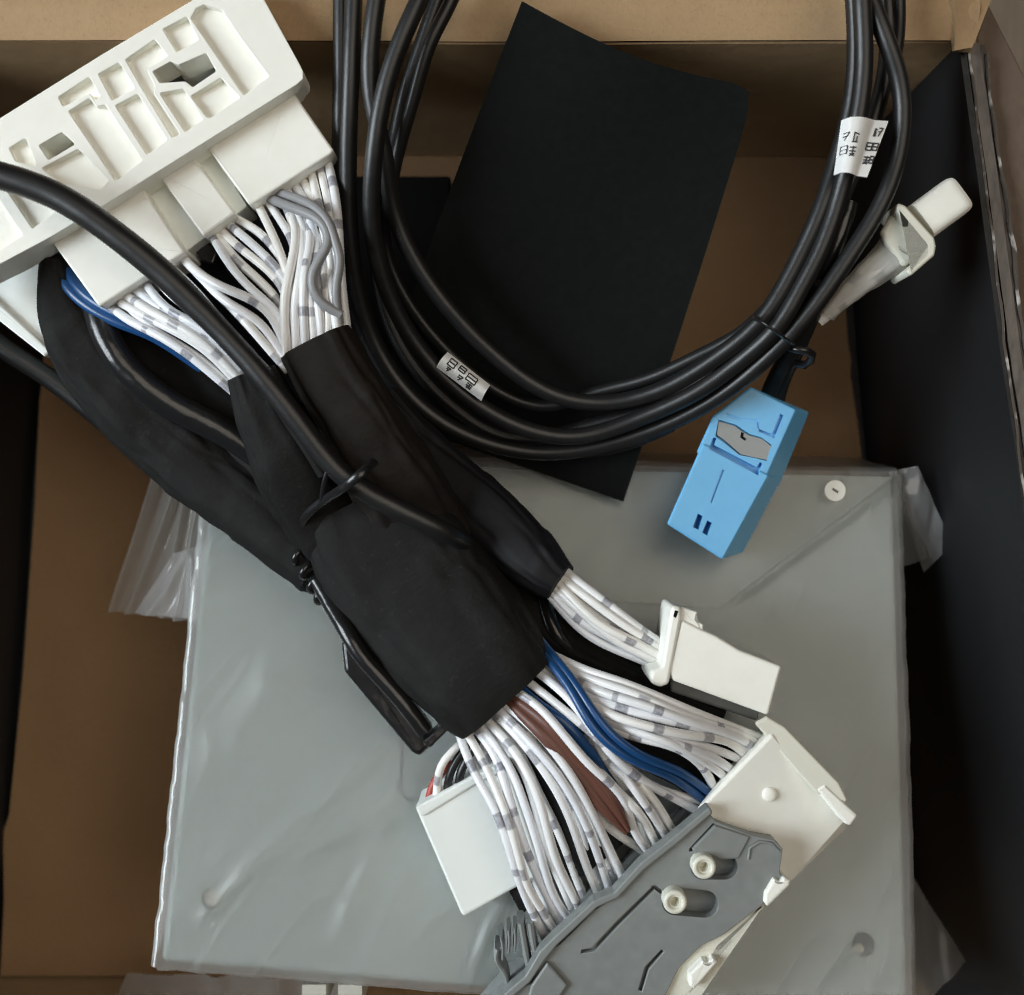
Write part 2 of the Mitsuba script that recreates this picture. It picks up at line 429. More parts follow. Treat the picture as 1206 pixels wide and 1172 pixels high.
fl = side_grid(rx1, rx1, 0.003, 90, 4, seed=14)
fl[..., 2] = np.array([RIM - 0.002, RIM - 0.0012, RIM - 0.0012, RIM - 0.002])[None]
fl[..., 0] = rx1(fl[..., 1]) + np.array([0.0008, 0.002, 0.004, 0.0052])[None]
fl[..., 2] += 0.0008 * (meshkit.fbm(fl * 300, 3, 15) - 0.5)
obj('rim_fluting', thick(fl, 0.0012), 'flute', box, label='dark fluting inside the torn right rim')
# flaps
def flap_back():
    m, n = 90, 40
    x0, x1 = -0.19, 0.1005
    s = np.r_[np.linspace(0, 1, 10)[:-1] * 0.006, np.linspace(0.006, 0.075, n)]
    X = np.linspace(x0, x1, m)[:, None]
    y = YB + 0.0005 + s[None] + 0 * X
    z = RIM + 0.0016 * np.sin(np.clip(s / 0.006, 0, 1) * np.pi / 2)[None] - np.clip(s - 0.006, 0, 1)[None] * 0.10 + 0 * X
    z = z + 0.0022 * (meshkit.fbm(np.stack([X * 18 + 0 * y, y * 25, 0 * y], -1), 3, 21) - 0.5)
    xx = X - 0.0 + 0.1 * s[None] * (X > 0.09)
    return np.stack([xx + 0 * y, y, z], -1)
obj('back_flap', thick(flap_back(), 0.0026), 'kraft', box, label='brown flap folded outwards over the back wall')
# small tucked corner flap at the back right corner
g = bilinear(P(1121, 62, .081), P(1143, 60, .082), P(1166, -6, .080), P(1119, -6, .083), 14, 14)
g[..., 2] += 0.0035 * (meshkit.fbm(g * 60, 2, 23) - 0.3)
obj('corner_flap', thick(g, 0.0018), 'kraft', box)
fx = [(1146, 50), (1164, 4), (1206, 88), (1330, 330), (1330, 1300), (1290, 1300)]
rim_pts = [(rx1(y_) + 0.0050, y_) for y_ in np.linspace(YF - 0.01, YB - 0.002, 30)]
far = [tuple(P(x, y, .076)[:2]) for x, y in fx[1:5]]
fpoly = Polygon(rim_pts + [(rx1(YB) + 0.0045, YB + 0.003)] + far)
fm = bevel_prism(fpoly.segmentize(0.006), 0.0735, 0.0762, 0.0005)
fm.vertices[:, 2] += 0.0016 * (meshkit.fbm(np.c_[fm.vertices[:, :2] * 60, np.zeros(len(fm.vertices))], 3, 25) - 0.5)
obj('right_flap', fm, 'outer_kraft', box, label='dull brown flap folded outwards on the right')

# ------------------------------------------------------------------ black sheets
pad = thing('shade_pad', 'flat black pad on the box floor by the back wall, widened and darkened for the shade under the wires', 'pad')
obj('pad_body', prism([(150, 207), (531, 207), (531, 520), (300, 500), (150, 380)], 0.012, 0.0115, 0.0008, 0.001), 'pit', pad)  # pad stretched and blackened to stand in for shade between the wires
sheet = thing('felt_sheet', 'large black felt sheet under the cable coil, reaching from back flap to metal unit', 'sheet')
n1, n2 = 50, 40
u, v = np.meshgrid(np.linspace(0, 1, n1), np.linspace(0, 1, n2), indexing='ij')
zz = 0.0905 - 0.008 * u * (1 - v) - 0.0390 * v ** 1.3 - 0.004 * np.sin(np.pi * v) + 0.0012 * np.sin(5 * u + 3 * v)
px_ = (615 + 275 * u) * (1 - v) + (437 + 297 * u) * v + 6 * np.sin(np.pi * v) * (u - .5)
py_ = (2 + 101 * u + 16 * np.sin(np.pi * u)) * (1 - v) + (487 + 103 * u) * v
# rounded far right corner
cr = np.clip((u - 0.9) / 0.1, 0, 1) * np.clip((0.08 - v) / 0.08, 0, 1)
px_ -= 9 * cr; py_ += 5 * cr
g = np.stack([(px_ - 603) * (H - zz) / F, (586 - py_) * (H - zz) / F, zz], -1)
obj('sheet_body', thick(g, 0.0012), 'felt', sheet)

# ------------------------------------------------------------------ metal unit in its bag
unit = thing('metal_unit', 'flat grey metal unit wrapped in clear film lying tilted at the bottom of the box', 'electronic unit')
_a, _d = P(600, 548, zunit(548)), P(600, 1160, zunit(1160))
KU = (_d[2] - _a[2]) / (_d[1] - _a[1])
def plane_z(x, y):
    return _a[2] + KU * (y - _a[1])
def unit_pt(px, py, dz=0.0):
    z = zunit(py)
    for _ in range(12):
        p = P(px, py, z); z = plane_z(p[0], p[1]) + dz
    return P(px, py, z)
UC = [unit_pt(252, 540), unit_pt(1052, 561), unit_pt(1070, 1205), unit_pt(190, 1135)]
s_ = m3.Manifold.sphere(0.0015, 16)
body = m3.Manifold.batch_hull([s_.translate([c[0] + sx * 0.0015, c[1] + sy * 0.0015, plane_z(c[0], c[1]) - 0.0015 - dz]) for c, sx, sy in zip(UC, (1, -1, -1, 1), (-1, -1, 1, 1)) for dz in (0, 0.040)])
def disc_at(px, py, r, h, dz=0.0, n=24):
    p = unit_pt(px, py)
    return trimesh.creation.cylinder(radius=r, height=h, sections=n, transform=trimesh.transformations.translation_matrix(p + [0, 0, dz]))
for hx, hy, hr in ((250, 1058, 0.0024), (1016, 1112, 0.0026)):
    p = unit_pt(hx, hy)
    body = body - m3.Manifold.cylinder(0.008, hr, hr, 24).translate([p[0], p[1], p[2] - 0.0012])
obj('case', to_tri(body), 'unit_metal', unit, smooth=False)
bt = obj('button', disc_at(979, 578, 0.0026, 0.0034, 0.0016), 'white_plastic', unit, label='pale round button near the far right corner')
p_ = unit_pt(979, 578)
obj('button_slot', trimesh.creation.box(extents=[0.0016, 0.0005, 0.0004], transform=trimesh.transformations.translation_matrix(p_ + [0, 0, 0.0034]) @ trimesh.transformations.rotation_matrix(-0.6, [0, 0, 1])), 'dark_metal', bt, smooth=False)
obj('hole_disc', disc_at(1016, 1112, 0.0024, 0.0010, -0.0009), 'dark_metal', unit)
obj('hole_disc', disc_at(1011, 1117, 0.0013, 0.0012, -0.0005), 'tab_plastic', unit)  # pale disc drawn for the lit crescent inside the hole
obj('hole_disc', disc_at(250, 1058, 0.0021, 0.0010, -0.0008), 'tab_plastic', unit)
seam = [unit_pt(x, y, 0.0000) for x, y in ((473, 850), (473, 900), (473, 930), (477, 939), (488, 943), (505, 942), (540, 941))]
obj('seam', sweep(spline(seam, 0.001), 0.00035, 0.0003, 8)[0], 'dark_metal', unit, label='thin dark bent line on the lid')
for x0, x1 in ((358, 386), (400, 428)):
    a_, b_ = P(x0, 1152, 0.052), P(x1, 1152, 0.052)
    obj('mounting_leg', trimesh.creation.box(bounds=[[a_[0], a_[1] - 0.006, 0.0], [b_[0], a_[1] - 0.0005, 0.0545]]), 'tab_plastic', unit, smooth=False)

bag = thing('plastic_bag', 'clear crinkled plastic bag wrapped around the grey metal unit', 'bag')
def film_top():
    m, n = 240, 190
    g = bilinear(UC[3], UC[2], UC[1], UC[0], m, n)      # u: left to right, v: near to far
    c = g.mean((0, 1)); g[..., :2] = c[:2] + (g[..., :2] - c[:2]) * 1.008
    x, y = g[..., 0], g[..., 1]
    d = (x * 0.62 + y * 0.78); e = (x * 0.78 - y * 0.62)
    w = 0.0010 * np.abs(meshkit.fbm(np.stack([e * 55, d * 14, 0 * x], -1), 3, 31) - 0.5) * 2
    # creases that fan from the near left corner and the near edge
    for (ax, ay, bx, by, h, s) in ((255, 1055, 480, 850, .0013, .0030), (310, 1010, 560, 930, .0009, .0035), (545, 1160, 640, 960, .0008, .0016), (420, 1150, 520, 960, .0007, .003), (300, 800, 420, 830, .0006, .0025), (840, 722, 1052, 565, .0016, .0016), (700, 900, 900, 700, .0004, .004), (950, 880, 1000, 1150, .0006, .005), (330, 1030, 500, 900, .0007, .0022), (270, 900, 330, 760, .0006, .0035), (390, 1120, 470, 930, .0007, .0022), (470, 1130, 590, 980, .0006, .002), (230, 1090, 300, 1020, .0007, .0018), (300, 850, 400, 700, .0005, .004), (560, 700, 700, 600, .0005, .004), (880, 700, 960, 860, .0006, .004)):
        A, B = unit_pt(ax, ay)[:2], unit_pt(bx, by)[:2]
        dd = B - A; L = np.linalg.norm(dd); dd /= L
        t = (x - A[0]) * dd[0] + (y - A[1]) * dd[1]; q = (x - A[0]) * -dd[1] + (y - A[1]) * dd[0]
        w = w + 0.95 * h * np.exp(-(q / s) ** 2) * np.clip(t / L * 5, 0, 1) * np.clip((L - t) / L * 5, 0, 1)
    w = w + 0.0003 * np.clip(1 - 9 * np.abs(meshkit.fbm(np.stack([e * 75 + 9, d * 26, 0 * x], -1), 2, 37) - 0.5), 0, 1) ** 2
    g[..., 2] = plane_z(x, y) + 0.0005 + w
    return g
ft = film_top()
obj('film', single(ft), 'film', bag, smooth=True)
def skirt(edge, out, drop, seed, amp=0.0004, R=0.0016):
    """film rounding an edge of the unit and falling down its side"""
    e = np.asarray(edge); o = np.asarray(out, float)
    arc = np.r_[0, np.cumsum(np.linalg.norm(np.diff(e, axis=0), axis=1))]
    a = np.radians(np.linspace(0, 78, 12)); t = np.linspace(0, 1, 8)[1:]
    h = np.r_[R * np.sin(a), R * np.sin(a[-1]) + t * drop * 0.12]; d = np.r_[R * (1 - np.cos(a)), R * (1 - np.cos(a[-1])) + t * drop]
    w = np.clip(np.r_[a / a[-1], np.ones(7)], 0, 1) ** 0.5
    sh = np.broadcast_shapes(arc[:, None].shape, d[None].shape)
    cr = meshkit.fbm(np.stack([np.broadcast_to(arc[:, None] * 230, sh), np.broadcast_to(d[None] * 60, sh), np.zeros(sh)], -1), 3, seed) - 0.4
    return e[:, None] + o * (h[None, :, None] + (cr * w[None])[..., None] * amp) + np.array([0, 0, -1.0]) * (d[None, :, None] - (cr * w[None])[..., None] * amp * 0.5)
obj('film_side', single(skirt(ft[0], [-1, 0.1, 0], 0.03, 33, 0.0007)), 'film_gloss', bag, smooth=True, label='crinkled film edge down the left side of the unit')
obj('film_side', single(skirt(ft[-1], [1, 0, 0], 0.03, 34)), 'film', bag, smooth=True)
obj('film_side', single(skirt(ft[:, 0], [0, -1, 0], 0.035, 35, 0.0004, 0.0008)), 'film', bag, smooth=True)
obj('film_side', single(skirt(ft[:, -1], [0, 1, 0], 0.03, 36)), 'film', bag, smooth=True)
def film_quad(c, m=40, n=40, amp=0.002, k=70, seed=40, fold=None):
    g = bilinear(*[P(*q) for q in c], m, n)
    g[..., 2] += amp * (meshkit.fbm(np.stack([g[..., 0] * k * 1.6, g[..., 1] * k * 0.5, 0 * g[..., 0]], -1), 3, seed) - 0.3)
    return single(g)
zf = lambda py: zunit(py) + 0.0022
up_ = np.array([[0, 0, 0.0024]])
g = bilinear(unit_pt(252, 545, .0024), unit_pt(1051, 562, .0024), unit_pt(846, 716, .0024), unit_pt(600, 700, .0022), 90, 40)
g[..., 2] += 0.0006 * meshkit.fbm(np.stack([g[..., 0] * 70, g[..., 1] * 40, 0 * g[..., 0]], -1), 3, 41)
obj('folded_end', single(g), 'film', bag, smooth=True, label='folded over end of the bag across the far side of the unit')
def folds(c, lines, h, sw, m=60, n=60):
    g = bilinear(*[P(*q) for q in c], m, n)
    u, v = np.meshgrid(np.linspace(0, 1, m), np.linspace(0, 1, n), indexing='ij')
    for (u0, u1, k) in lines:
        q = u - (u0 + (u1 - u0) * v)
        g[..., 2] += h * k * np.exp(-(q / sw) ** 2)
    g[..., 2] += 0.0012 * meshkit.fbm(np.stack([u * 5, v * 2, 0 * u], -1), 2, 42)
    return single(g)
obj('loose_corner', folds([(186, 540, .030), (262, 565, .036), (244, 733, .038), (135, 719, .022)], [(.1, .0, 1), (.45, .18, .8), (.8, .72, 1.2), (.55, .55, .6)], .0045, .05), 'film_gloss', bag, smooth=True, label='loose clear corner of the bag left of the unit')
obj('loose_corner', folds([(205, 652, .034), (246, 640, .040), (243, 730, .041), (160, 722, .031)], [(.5, .2, 1), (.6, .9, 1)], .003, .12), 'film_haze', bag, smooth=True)
obj('loose_corner', film_quad([(1046, 556, .0475), (1078, 549, .044), (1120, 640, .040), (1088, 674, .036)], amp=0.004, k=110, seed=44), 'film_haze', bag, smooth=True, label='frosted folded corner of the bag right of the unit')
obj('loose_corner', film_quad([(1046, 562, .048), (1058, 562, .044), (1098, 655, .038), (1060, 668, .044)], amp=0.003, k=110, seed=48), 'film', bag, smooth=True)
obj('loose_corner', film_quad([(1062, 1010, .03), (1090, 1060, .03), (1136, 1130, .03), (1075, 1200, .04)], amp=0.006, k=60, seed=45), 'film', bag, smooth=True, label='crumpled corner of the bag at the lower right')
obj('loose_corner', film_quad([(150, 1146, .02), (420, 1150, .04), (430, 1200, .035), (120, 1215, .01)], amp=0.006, k=80, seed=46), 'film', bag, smooth=True)

# ------------------------------------------------------------------ cable coil
coil = thing('coiled_cable', 'thick black cable coiled into a loop with small white stickers, draped over the felt sheet', 'cable')
def lay(pts, r_px, mat='cable', name='cable', parent=coil, label=None, n=14):
    m, uv = tube_px(pts, r_px, n=n)
    return obj(name, m, mat, parent, smooth=True, label=label)
# outermost left strand round to the lowest strand at the bottom
lay([(418, -40, .094), (413, 90, .092), (410, 200, .086), (416, 310, .078), (440, 400, .070), (487, 470, .066), (555, 515, .064), (640, 533, .063), (720, 522, .065), (800, 493, .070), (862, 456, .076), (905, 420, .081), (950, 372, .085), (1000, 302, .088), (1040, 235, .090), (1060, 170, .092), (1060, 100, .094), (1043, 45, .096), (1026, 0, .096), (1012, -40, .096)], 10.2)
lay([(450, -40, .098), (438, 40, .097), (437, 110, .094), (452, 180, .090), (462, 240, .085), (485, 300, .081), (530, 365, .077), (590, 425, .073), (655, 466, .071), (720, 474, .071), (790, 454, .075), (850, 417, .080), (897, 376, .084), (940, 305, .087), (965, 250, .089), (985, 190, .090), (1003, 120, .092), (1008, 40, .094), (1003, -40, .096)], 10.4)
lay([(512, -40, .099), (487, 15, .100), (464, 70, .099), (448, 130, .097), (440, 190, .094), (438, 260, .088), (452, 330, .082), (485, 398, .076), (535, 455, .072), (610, 502, .070), (680, 514, .069), (750, 494, .071), (820, 462, .076), (868, 428, .080), (915, 385, .085), (940, 345, .087), (968, 290, .089), (990, 225, .091), (1006, 160, .094), (1017, 80, .096), (1015, 0, .098), (1014, -40, .098)], 10.6)
lay([(548, -40, .096), (527, 10, .095), (507, 50, .094), (490, 105, .091), (474, 160, .087), (458, 230, .080), (455, 290, .074), (478, 350, .070), (515, 400, .067), (570, 450, .065), (640, 478, .064), (700, 463, .066), (760, 447, .070), (825, 418, .075), (875, 390, .079), (915, 350, .083), (948, 300, .083), (985, 215, .084), (1030, 130, .085), (1055, 60, .087), (1058, 0, .09), (1056, -40, .09)], 8.0)
lay([(528, -40, .092), (505, 30, .091), (478, 110, .087), (460, 190, .080), (446, 270, .072), (448, 340, .066), (480, 420, .062), (535, 480, .060), (600, 515, .0585), (700, 500, .061), (790, 470, .066), (850, 432, .072), (905, 385, .078), (945, 340, .081), (975, 275, .083), (1010, 190, .085), (1040, 100, .087), (1046, 30, .088), (1040, -40, .09)], 9.6)
lay([(402, -40, .088), (402, 80, .086), (400, 200, .080), (404, 300, .072), (428, 390, .064), (475, 465, .060), (540, 505, .058), (620, 520, .057), (700, 530, .058), (790, 500, .064)], 9.5)
# tail that drops to the blue plug
lay([(968, 335, .084), (945, 390, .076), (925, 425, .070), (908, 458, .063), (900, 480, .060)], 10.5)
lay([(958, 370, .078), (938, 415, .071), (922, 450, .063), (914, 480, .059)], 8.5)
lay([(1000, 240, .084), (985, 285, .084), (962, 335, .080), (930, 395, .074)], 11, 'gloss_black')
tie_pts = [(888, 374, .086), (896, 379, .094), (910, 388, .095), (922, 397, .093), (934, 405, .088)]
obj('cable_tie', sweep(spline(path(tie_pts), .0008), .00035, .0006, 8)[0], 'gloss_black', coil, smooth=True, label='thin black tie round the strands')
knob, _ = tube_px([(928, 408, .080), (940, 412, .082), (952, 414, .082), (956, 422, .079), (948, 430, .076), (938, 428, .074)], 5, n=12)
obj('tie_end', knob, 'gloss_black', coil, smooth=True, label='curled black end of the tie')

# stickers: paper wrapped round a strand with a flag
def strokes(frame, marks, w, name, parent):
    """ink marks on a sticker; frame(u, v) -> world point slightly above it"""
    ms = []
    for (u0, v0, u1, v1) in marks:
        a, b = frame(u0, v0), frame(u1, v1)
        t = b - a; L = np.linalg.norm(t)
        if L < 1e-6: continue
        c = np.linspace(0, 1, 5)[:, None] * t + a
        ms.append(sweep(c, w, 0.00012, 6)[0])
    obj(name, concat(*ms), 'ink', parent, smooth=False)
st1 = bilinear(P(985, 204, .0985), P(1021, 209, .0985), P(1046, 143, .0965), P(994, 139, .0985), 24, 24)
uu, vv = np.meshgrid(np.linspace(0, 1, 24), np.linspace(0, 1, 24), indexing='ij')
st1[..., 2] += 0.0012 * np.sin(np.clip(uu * 1.5, 0, 1) * np.pi) - 0.003 * np.clip(0.12 - uu, 0, 1) / 0.12 * 0.5
sk1 = obj('sticker', thick(st1, 0.00025), 'sticker', coil, label='white sticker folded round the strands at upper right')
def fr1(u, v):
    i, j = u * 23, v * 23
    i0, j0 = min(int(i), 22), min(int(j), 22)
    a, b = i - i0, j - j0
    return (st1[i0, j0] * (1 - a) * (1 - b) + st1[i0 + 1, j0] * a * (1 - b) + st1[i0 + 1, j0 + 1] * a * b + st1[i0, j0 + 1] * (1 - a) * b) + [0, 0, 0.00032]
def glyph(u, v, s, sv, kind):
    g = {0: [(0, 0, 0, 1), (0, 1, 1, 1), (1, 1, 1, .5), (0, .5, 1, .5), (0, 0, 1, 0), (1, .5, 1, 0)],
         1: [(0, 1, 1, 1), (1, 1, .3, 0), (.0, .55, .8, .55)],
         2: [(0, .9, 1, .9), (.5, 1, .5, 0), (0, .5, 1, .5), (.1, 0, .9, .25), (.9, 0, .1, .25)],
         3: [(0, 0, 1, 0), (.2, 0, .2, 1), (.2, 1, 1, .8), (.7, .1, .7, .6)]}[kind]
    return [(u + s * a, v + sv * b, u + s * c, v + sv * d) for a, b, c, d in g]
marks = glyph(.22, .30, .17, .17, 2) + glyph(.24, .55, .15, .17, 3) + glyph(.04, .34, .12, .14, 0) + glyph(.05, .58, .10, .14, 1)
marks += glyph(.70, .22, .16, .13, 2) + glyph(.88, .24, .10, .12, 0) + glyph(.68, .46, .14, .13, 0) + glyph(.84, .47, .13, .12, 0) + glyph(.76, .72, .06, .13, 3) + glyph(.86, .72, .08, .14, 1)
strokes(fr1, marks, 0.00013, 'print', sk1)
# second sticker on the inner strand
st2 = bilinear(P(514, 432, .0755), P(567, 472, .0745), P(577, 454, .0748), P(527, 415, .0758), 24, 14)
uu, vv = np.meshgrid(np.linspace(0, 1, 24), np.linspace(0, 1, 14), indexing='ij')
st2[..., 2] += 0.0016 * np.sin(vv * np.pi)
sk2 = obj('sticker', thick(st2, 0.00025), 'sticker', coil, label='white printed sticker round an inner strand at lower left')
def fr2(u, v):
    i, j = u * 23, v * 13
    i0, j0 = min(int(i), 22), min(int(j), 12)
    a, b = i - i0, j - j0
    return (st2[i0, j0] * (1 - a) * (1 - b) + st2[i0 + 1, j0] * a * (1 - b) + st2[i0 + 1, j0 + 1] * a * b + st2[i0, j0 + 1] * (1 - a) * b) + [0, 0, 0.00035]
marks = glyph(.14, .45, .14, .42, 0) + glyph(.36, .58, .13, .3, 0) + glyph(.56, .42, .2, .4, 0) + glyph(.42, .12, .10, .25, 1) + glyph(.62, .08, .12, .25, 2) + glyph(.17, .14, .08, .2, 1)
strokes(fr2, marks, 0.00015, 'print', sk2)

# ------------------------------------------------------------------ blue plug
blue = thing('blue_connector', 'bright blue plastic connector hanging at the end of the coiled cable', 'connector')
ZT = 0.069
low = loft([(828, 527), (911, 566), (852, 655), (789, 616)], [(832, 530), (925, 568), (874, 650), (795, 622)], ZT, ZT - 0.014)
low = loft([(829, 526), (901.5, 561), (850, 655), (789, 616)], [(836, 534), (917.5, 563), (873, 648), (797, 618)], ZT, ZT - 0.015)
high = loft([(884, 459), (934, 484), (898, 565), (824, 532), (842, 492)], [(886, 466), (949, 487), (915, 570), (836, 540), (850, 498)], ZT - 0.0008, ZT - 0.016)
b = high + low
cut = lambda px, d: cutter(px, ZT - d, ZT + 0.01, ZT)
# two slots, tick line, latch window, U groove
b = b - cut([(822, 605), (828, 608), (823, 624), (816, 621)], 0.006) - cut([(833, 613), (839, 616), (833, 631), (827, 627)], 0.006)
b = b - cut([(850.5, 553), (853, 554), (838, 593), (836.5, 591)], 0.0006)
b = b - cut([(847, 494), (868, 500), (884, 511), (898, 515), (910, 524), (904, 543), (888, 539), (872, 536), (853, 521), (843, 514)], 0.0022)
b = b - cut([(841, 515), (845, 516), (842, 524), (892, 550), (896, 544), (899, 546), (893, 560), (835, 529)], 0.003)
b = b - cut([(920, 487), (924, 489), (913, 516), (894, 508), (895, 505), (910, 511)], 0.002)
b = b - cut([(856, 486), (872, 492), (894, 494), (895, 505), (893, 505), (892, 497), (872, 495), (858, 490)], 0.0012)
obj('housing', to_tri(b), 'blue_plastic', blue, smooth=False)
ins = obj('insert', prism([(846, 496), (866, 502), (872, 507), (883, 513), (898, 517), (909, 526), (904, 542), (888, 539), (872, 535), (853, 518), (844, 512)], ZT - 0.0011, 0.002, 0.0001, 0.0002), 'insert_grey', blue, label='grey lock insert in the window of the connector')
obj('insert_slot', prism([(873, 509), (876, 510), (875, 514), (879, 517), (877, 519), (872, 515)], ZT - 0.0009, 0.0004, 0.0, 0.0), 'pit', ins)

# ------------------------------------------------------------------ white plug at the upper right
cw = thing('white_cable_plug', 'round nosed white plug with hooked collar and clear sleeve at the coil', 'connector')
ZN = 0.088
nc = spline(path([(1080, 264.5, ZN - .0045), (1127, 230, ZN - .0045)]), .0006)
nw = np.full(len(nc), pxsize(24, ZN)); nw[-3:] *= [0.99, 0.97, 0.91]
nh = np.full(len(nc), .0045); nh[-3:] *= [0.98, 0.93, 0.82]
obj('nose', sweep(nc, nw, nh, 48, squash=4.5)[0], 'white_plastic', cw, smooth=True)
obj('collar', prism([(1057, 238), (1067, 242), (1101, 280), (1103, 290), (1101, 301), (1073, 325), (1067, 319), (1090, 299), (1090, 289), (1056, 248)], ZN + 0.0015, 0.010, 0.0005, 0.0005), 'post_plastic', cw, label='collar with a hook')
rear = loft([(1055, 252), (1088, 289), (1064, 308), (1046, 285), (1042, 275)], [(1055, 256), (1086, 289), (1064, 306), (1048, 286)], ZN - 0.0015, ZN - 0.009, 0.001)
obj('rear_body', to_tri(rear), 'post_plastic', cw, smooth=False)
c = spline(path([(1060, 290, .0835), (1040, 310, .082), (1010, 335, .081), (975, 372, .078)]), .001)
tt = np.linspace(0, 1, len(c))
obj('clear_sleeve', sweep(c, 0.0044 - 0.0027 * tt, 0.0038 - 0.0021 * tt, 28, wrinkle=lambda v, s, a: 0.0012 * (meshkit.fbm(v * np.array([300, 300, 300]), 2, 51) - 0.5), cap=False)[0], 'sleeve_film', cw, smooth=True, label='crinkled clear sleeve over its wires')
for k in (-2, -.6, .8, 2):
    m, uv = tube_px([(1062 + 3 * k, 292 + 4 * k, .0825), (1036 + 3 * k, 312 + 4 * k, .0815), (1008 + 2 * k, 338 + 3 * k, .080), (965, 380, .077)], r=0.0010, uid=903 + int(k))
    obj('wire', m, 'white_wire', cw, smooth=True, uv=uv)

# ------------------------------------------------------------------ wiring harness
har = thing('wiring_harness', 'wide black tape wrapped wiring harness with fans of white striped wires crossing the metal unit', 'wiring harness')


def wrap(seed, pitch=0.019, amp=0.0007, lap=0.0004):
    def f(v, s, a):
        ph = s / pitch + a / (2 * np.pi)
        saw = ph - np.floor(ph)
        pl = np.clip(1 - 7 * np.abs(meshkit.fbm(np.stack([np.cos(a) * 2.2, np.sin(a) * 2.2, s * 28 + seed], -1), 3, seed + 5) - 0.5), 0, 1) ** 2
        return -0.0007 * pl + lap * (np.clip(saw * 12, 0, 1) - saw) + amp * (meshkit.fbm(v * np.array([95, 95, 95]), 3, seed) - 0.5) * 2
    return f


def sleeve(pts, seed, name='tape_sleeve', mat='fabric', squash=2.8, label=None, amp=0.0007, n=72, pitch=0.019):
    q = np.array([[*P(x, y, z), pxsize(w, z), h] for x, y, z, w, h in pts])
    c = spline(q, 0.0012)
    m, uv = sweep(c[:, :3], c[:, 3], c[:, 4], n, uid=0, wrinkle=wrap(seed, pitch, amp), squash=squash)
    return obj(name, m, mat, har, smooth=True, label=label, uv=uv)


sleeve([(72, 296, .078, 17, .006), (84, 360, .073, 34, .008), (117, 430, .070, 42, .009), (185, 503, .067, 46, .010), (262, 567, .066, 46, .010), (332, 622, .068, 43, .010), (385, 668, .070, 38, .009)], 61, label='taped arm under the left plug')
sleeve([(120, 352, .068, 30, .007), (175, 412, .066, 42, .008), (240, 465, .064, 44, .009), (315, 530, .066, 42, .009), (380, 600, .070, 40, .009)], 62)
sleeve([(455, 470, .066, 18, .006), (505, 535, .067, 27, .007), (560, 592, .070, 36, .008), (618, 650, .074, 37, .0085), (640, 671, .075, 32, .0085), (661, 686, .076, 24, .007)], 63, label='taped arm with a smooth dark cover towards the right plug', amp=0.0005, mat='blue_black_fabric')
sleeve([(590, 690, .062, 28, .006), (650, 740, .067, 24, .006), (720, 780, .069, 19, .005), (790, 812, .070, 15, .005), (850, 836, .070, 12, .004)], 64)
sleeve([(425, 590, .078, 70, .008), (452, 640, .078, 88, .009), (500, 708, .079, 92, .010), (545, 762, .082, 88, .0105), (578, 802, .084, 78, .010), (594, 820, .084, 71, .009)], 65, label='widest taped trunk of the harness', squash=3.0, pitch=0.024)
sleeve([(299, 440, .087, 28, .007), (318, 488, .086, 37, .008), (345, 545, .083, 46, .009), (382, 605, .0765, 50, .009), (430, 665, .070, 46, .008)], 66, label='narrow taped arm below the left plug')
sleeve([(374, 404, .088, 44, .0065), (404, 462, .0875, 46, .0075), (440, 525, .085, 49, .008), (480, 592, .0795, 54, .008), (520, 655, .072, 50, .007)], 67, label='brownish taped arm below the right plug', squash=3.0, mat='brown_fabric')
# glossy inner cable and outer cables
def hlay(pts, r_px, mat='cable', name='cable', label=None):
    m, uv = tube_px(pts, r_px, n=16)
    return obj(name, m, mat, har, smooth=True, label=label)
hlay([(112, 350, .078), (124, 392, .080), (152, 436, .080), (205, 478, .078), (262, 508, .076), (320, 550, .074), (360, 600, .072)], 17, 'gloss_black', label='glossy black sheathed cable')
hlay([(-40, 370, .060), (0, 407, .060), (50, 440, .058), (110, 486, .056), (180, 545, .054), (250, 600, .055), (320, 650, .058)], 12)
hlay([(640, 705, .070), (648, 730, .073), (662, 755, .073), (690, 775, .069)], 8, 'gloss_black')

ext = thing('loose_cable', 'single thick black cable arching over the white bracket and tied down onto the taped trunk', 'cable')
q = np.array([[*P(x, y, z), pxsize(r, z)] for x, y, z, r in [(-60, 190, .104, 17), (0, 207, .104, 16.5), (60, 228, .1035, 16.5), (130, 272, .1025, 16), (200, 330, .1005, 15.5), (262, 392, .099, 14), (318, 455, .098, 13), (365, 515, .096, 13), (400, 556, .0945, 13), (440, 585, .0935, 13), (490, 610, .092, 12.5), (530, 630, .089, 11.5), (548, 640, .084, 10)]])
c = spline(q, .0016)
m, uv = sweep(c[:, :3], c[:, 3], c[:, 3], 20, wrinkle=lambda v, s, a: 0.0004 * (meshkit.fbm(v * 120, 3, 71) - 0.5))
obj('sheath', m, 'cable', ext, smooth=True)
obj('cable_tie', sweep(spline(path([(441, 543, .099), (425, 558, .1025), (405, 574, .1005), (384, 588, .093), (364, 604, .089), (352, 624, .084), (350, 640, .078)]), .001), .0010, .0005, 10)[0], 'gloss_black', ext, smooth=True, label='black tie strapping the cable to the trunk')
obj('cable_tie', sweep(spline(path([(388, 548, .096), (382, 568, .0945), (379, 590, .092)]), .001), .0006, .0006, 8)[0], 'gloss_black', ext, smooth=True)
hlay([(322, 470, .0935), (345, 505, .0945), (365, 535, .0945), (380, 560, .0935)], 6, 'fabric', 'tape_end')

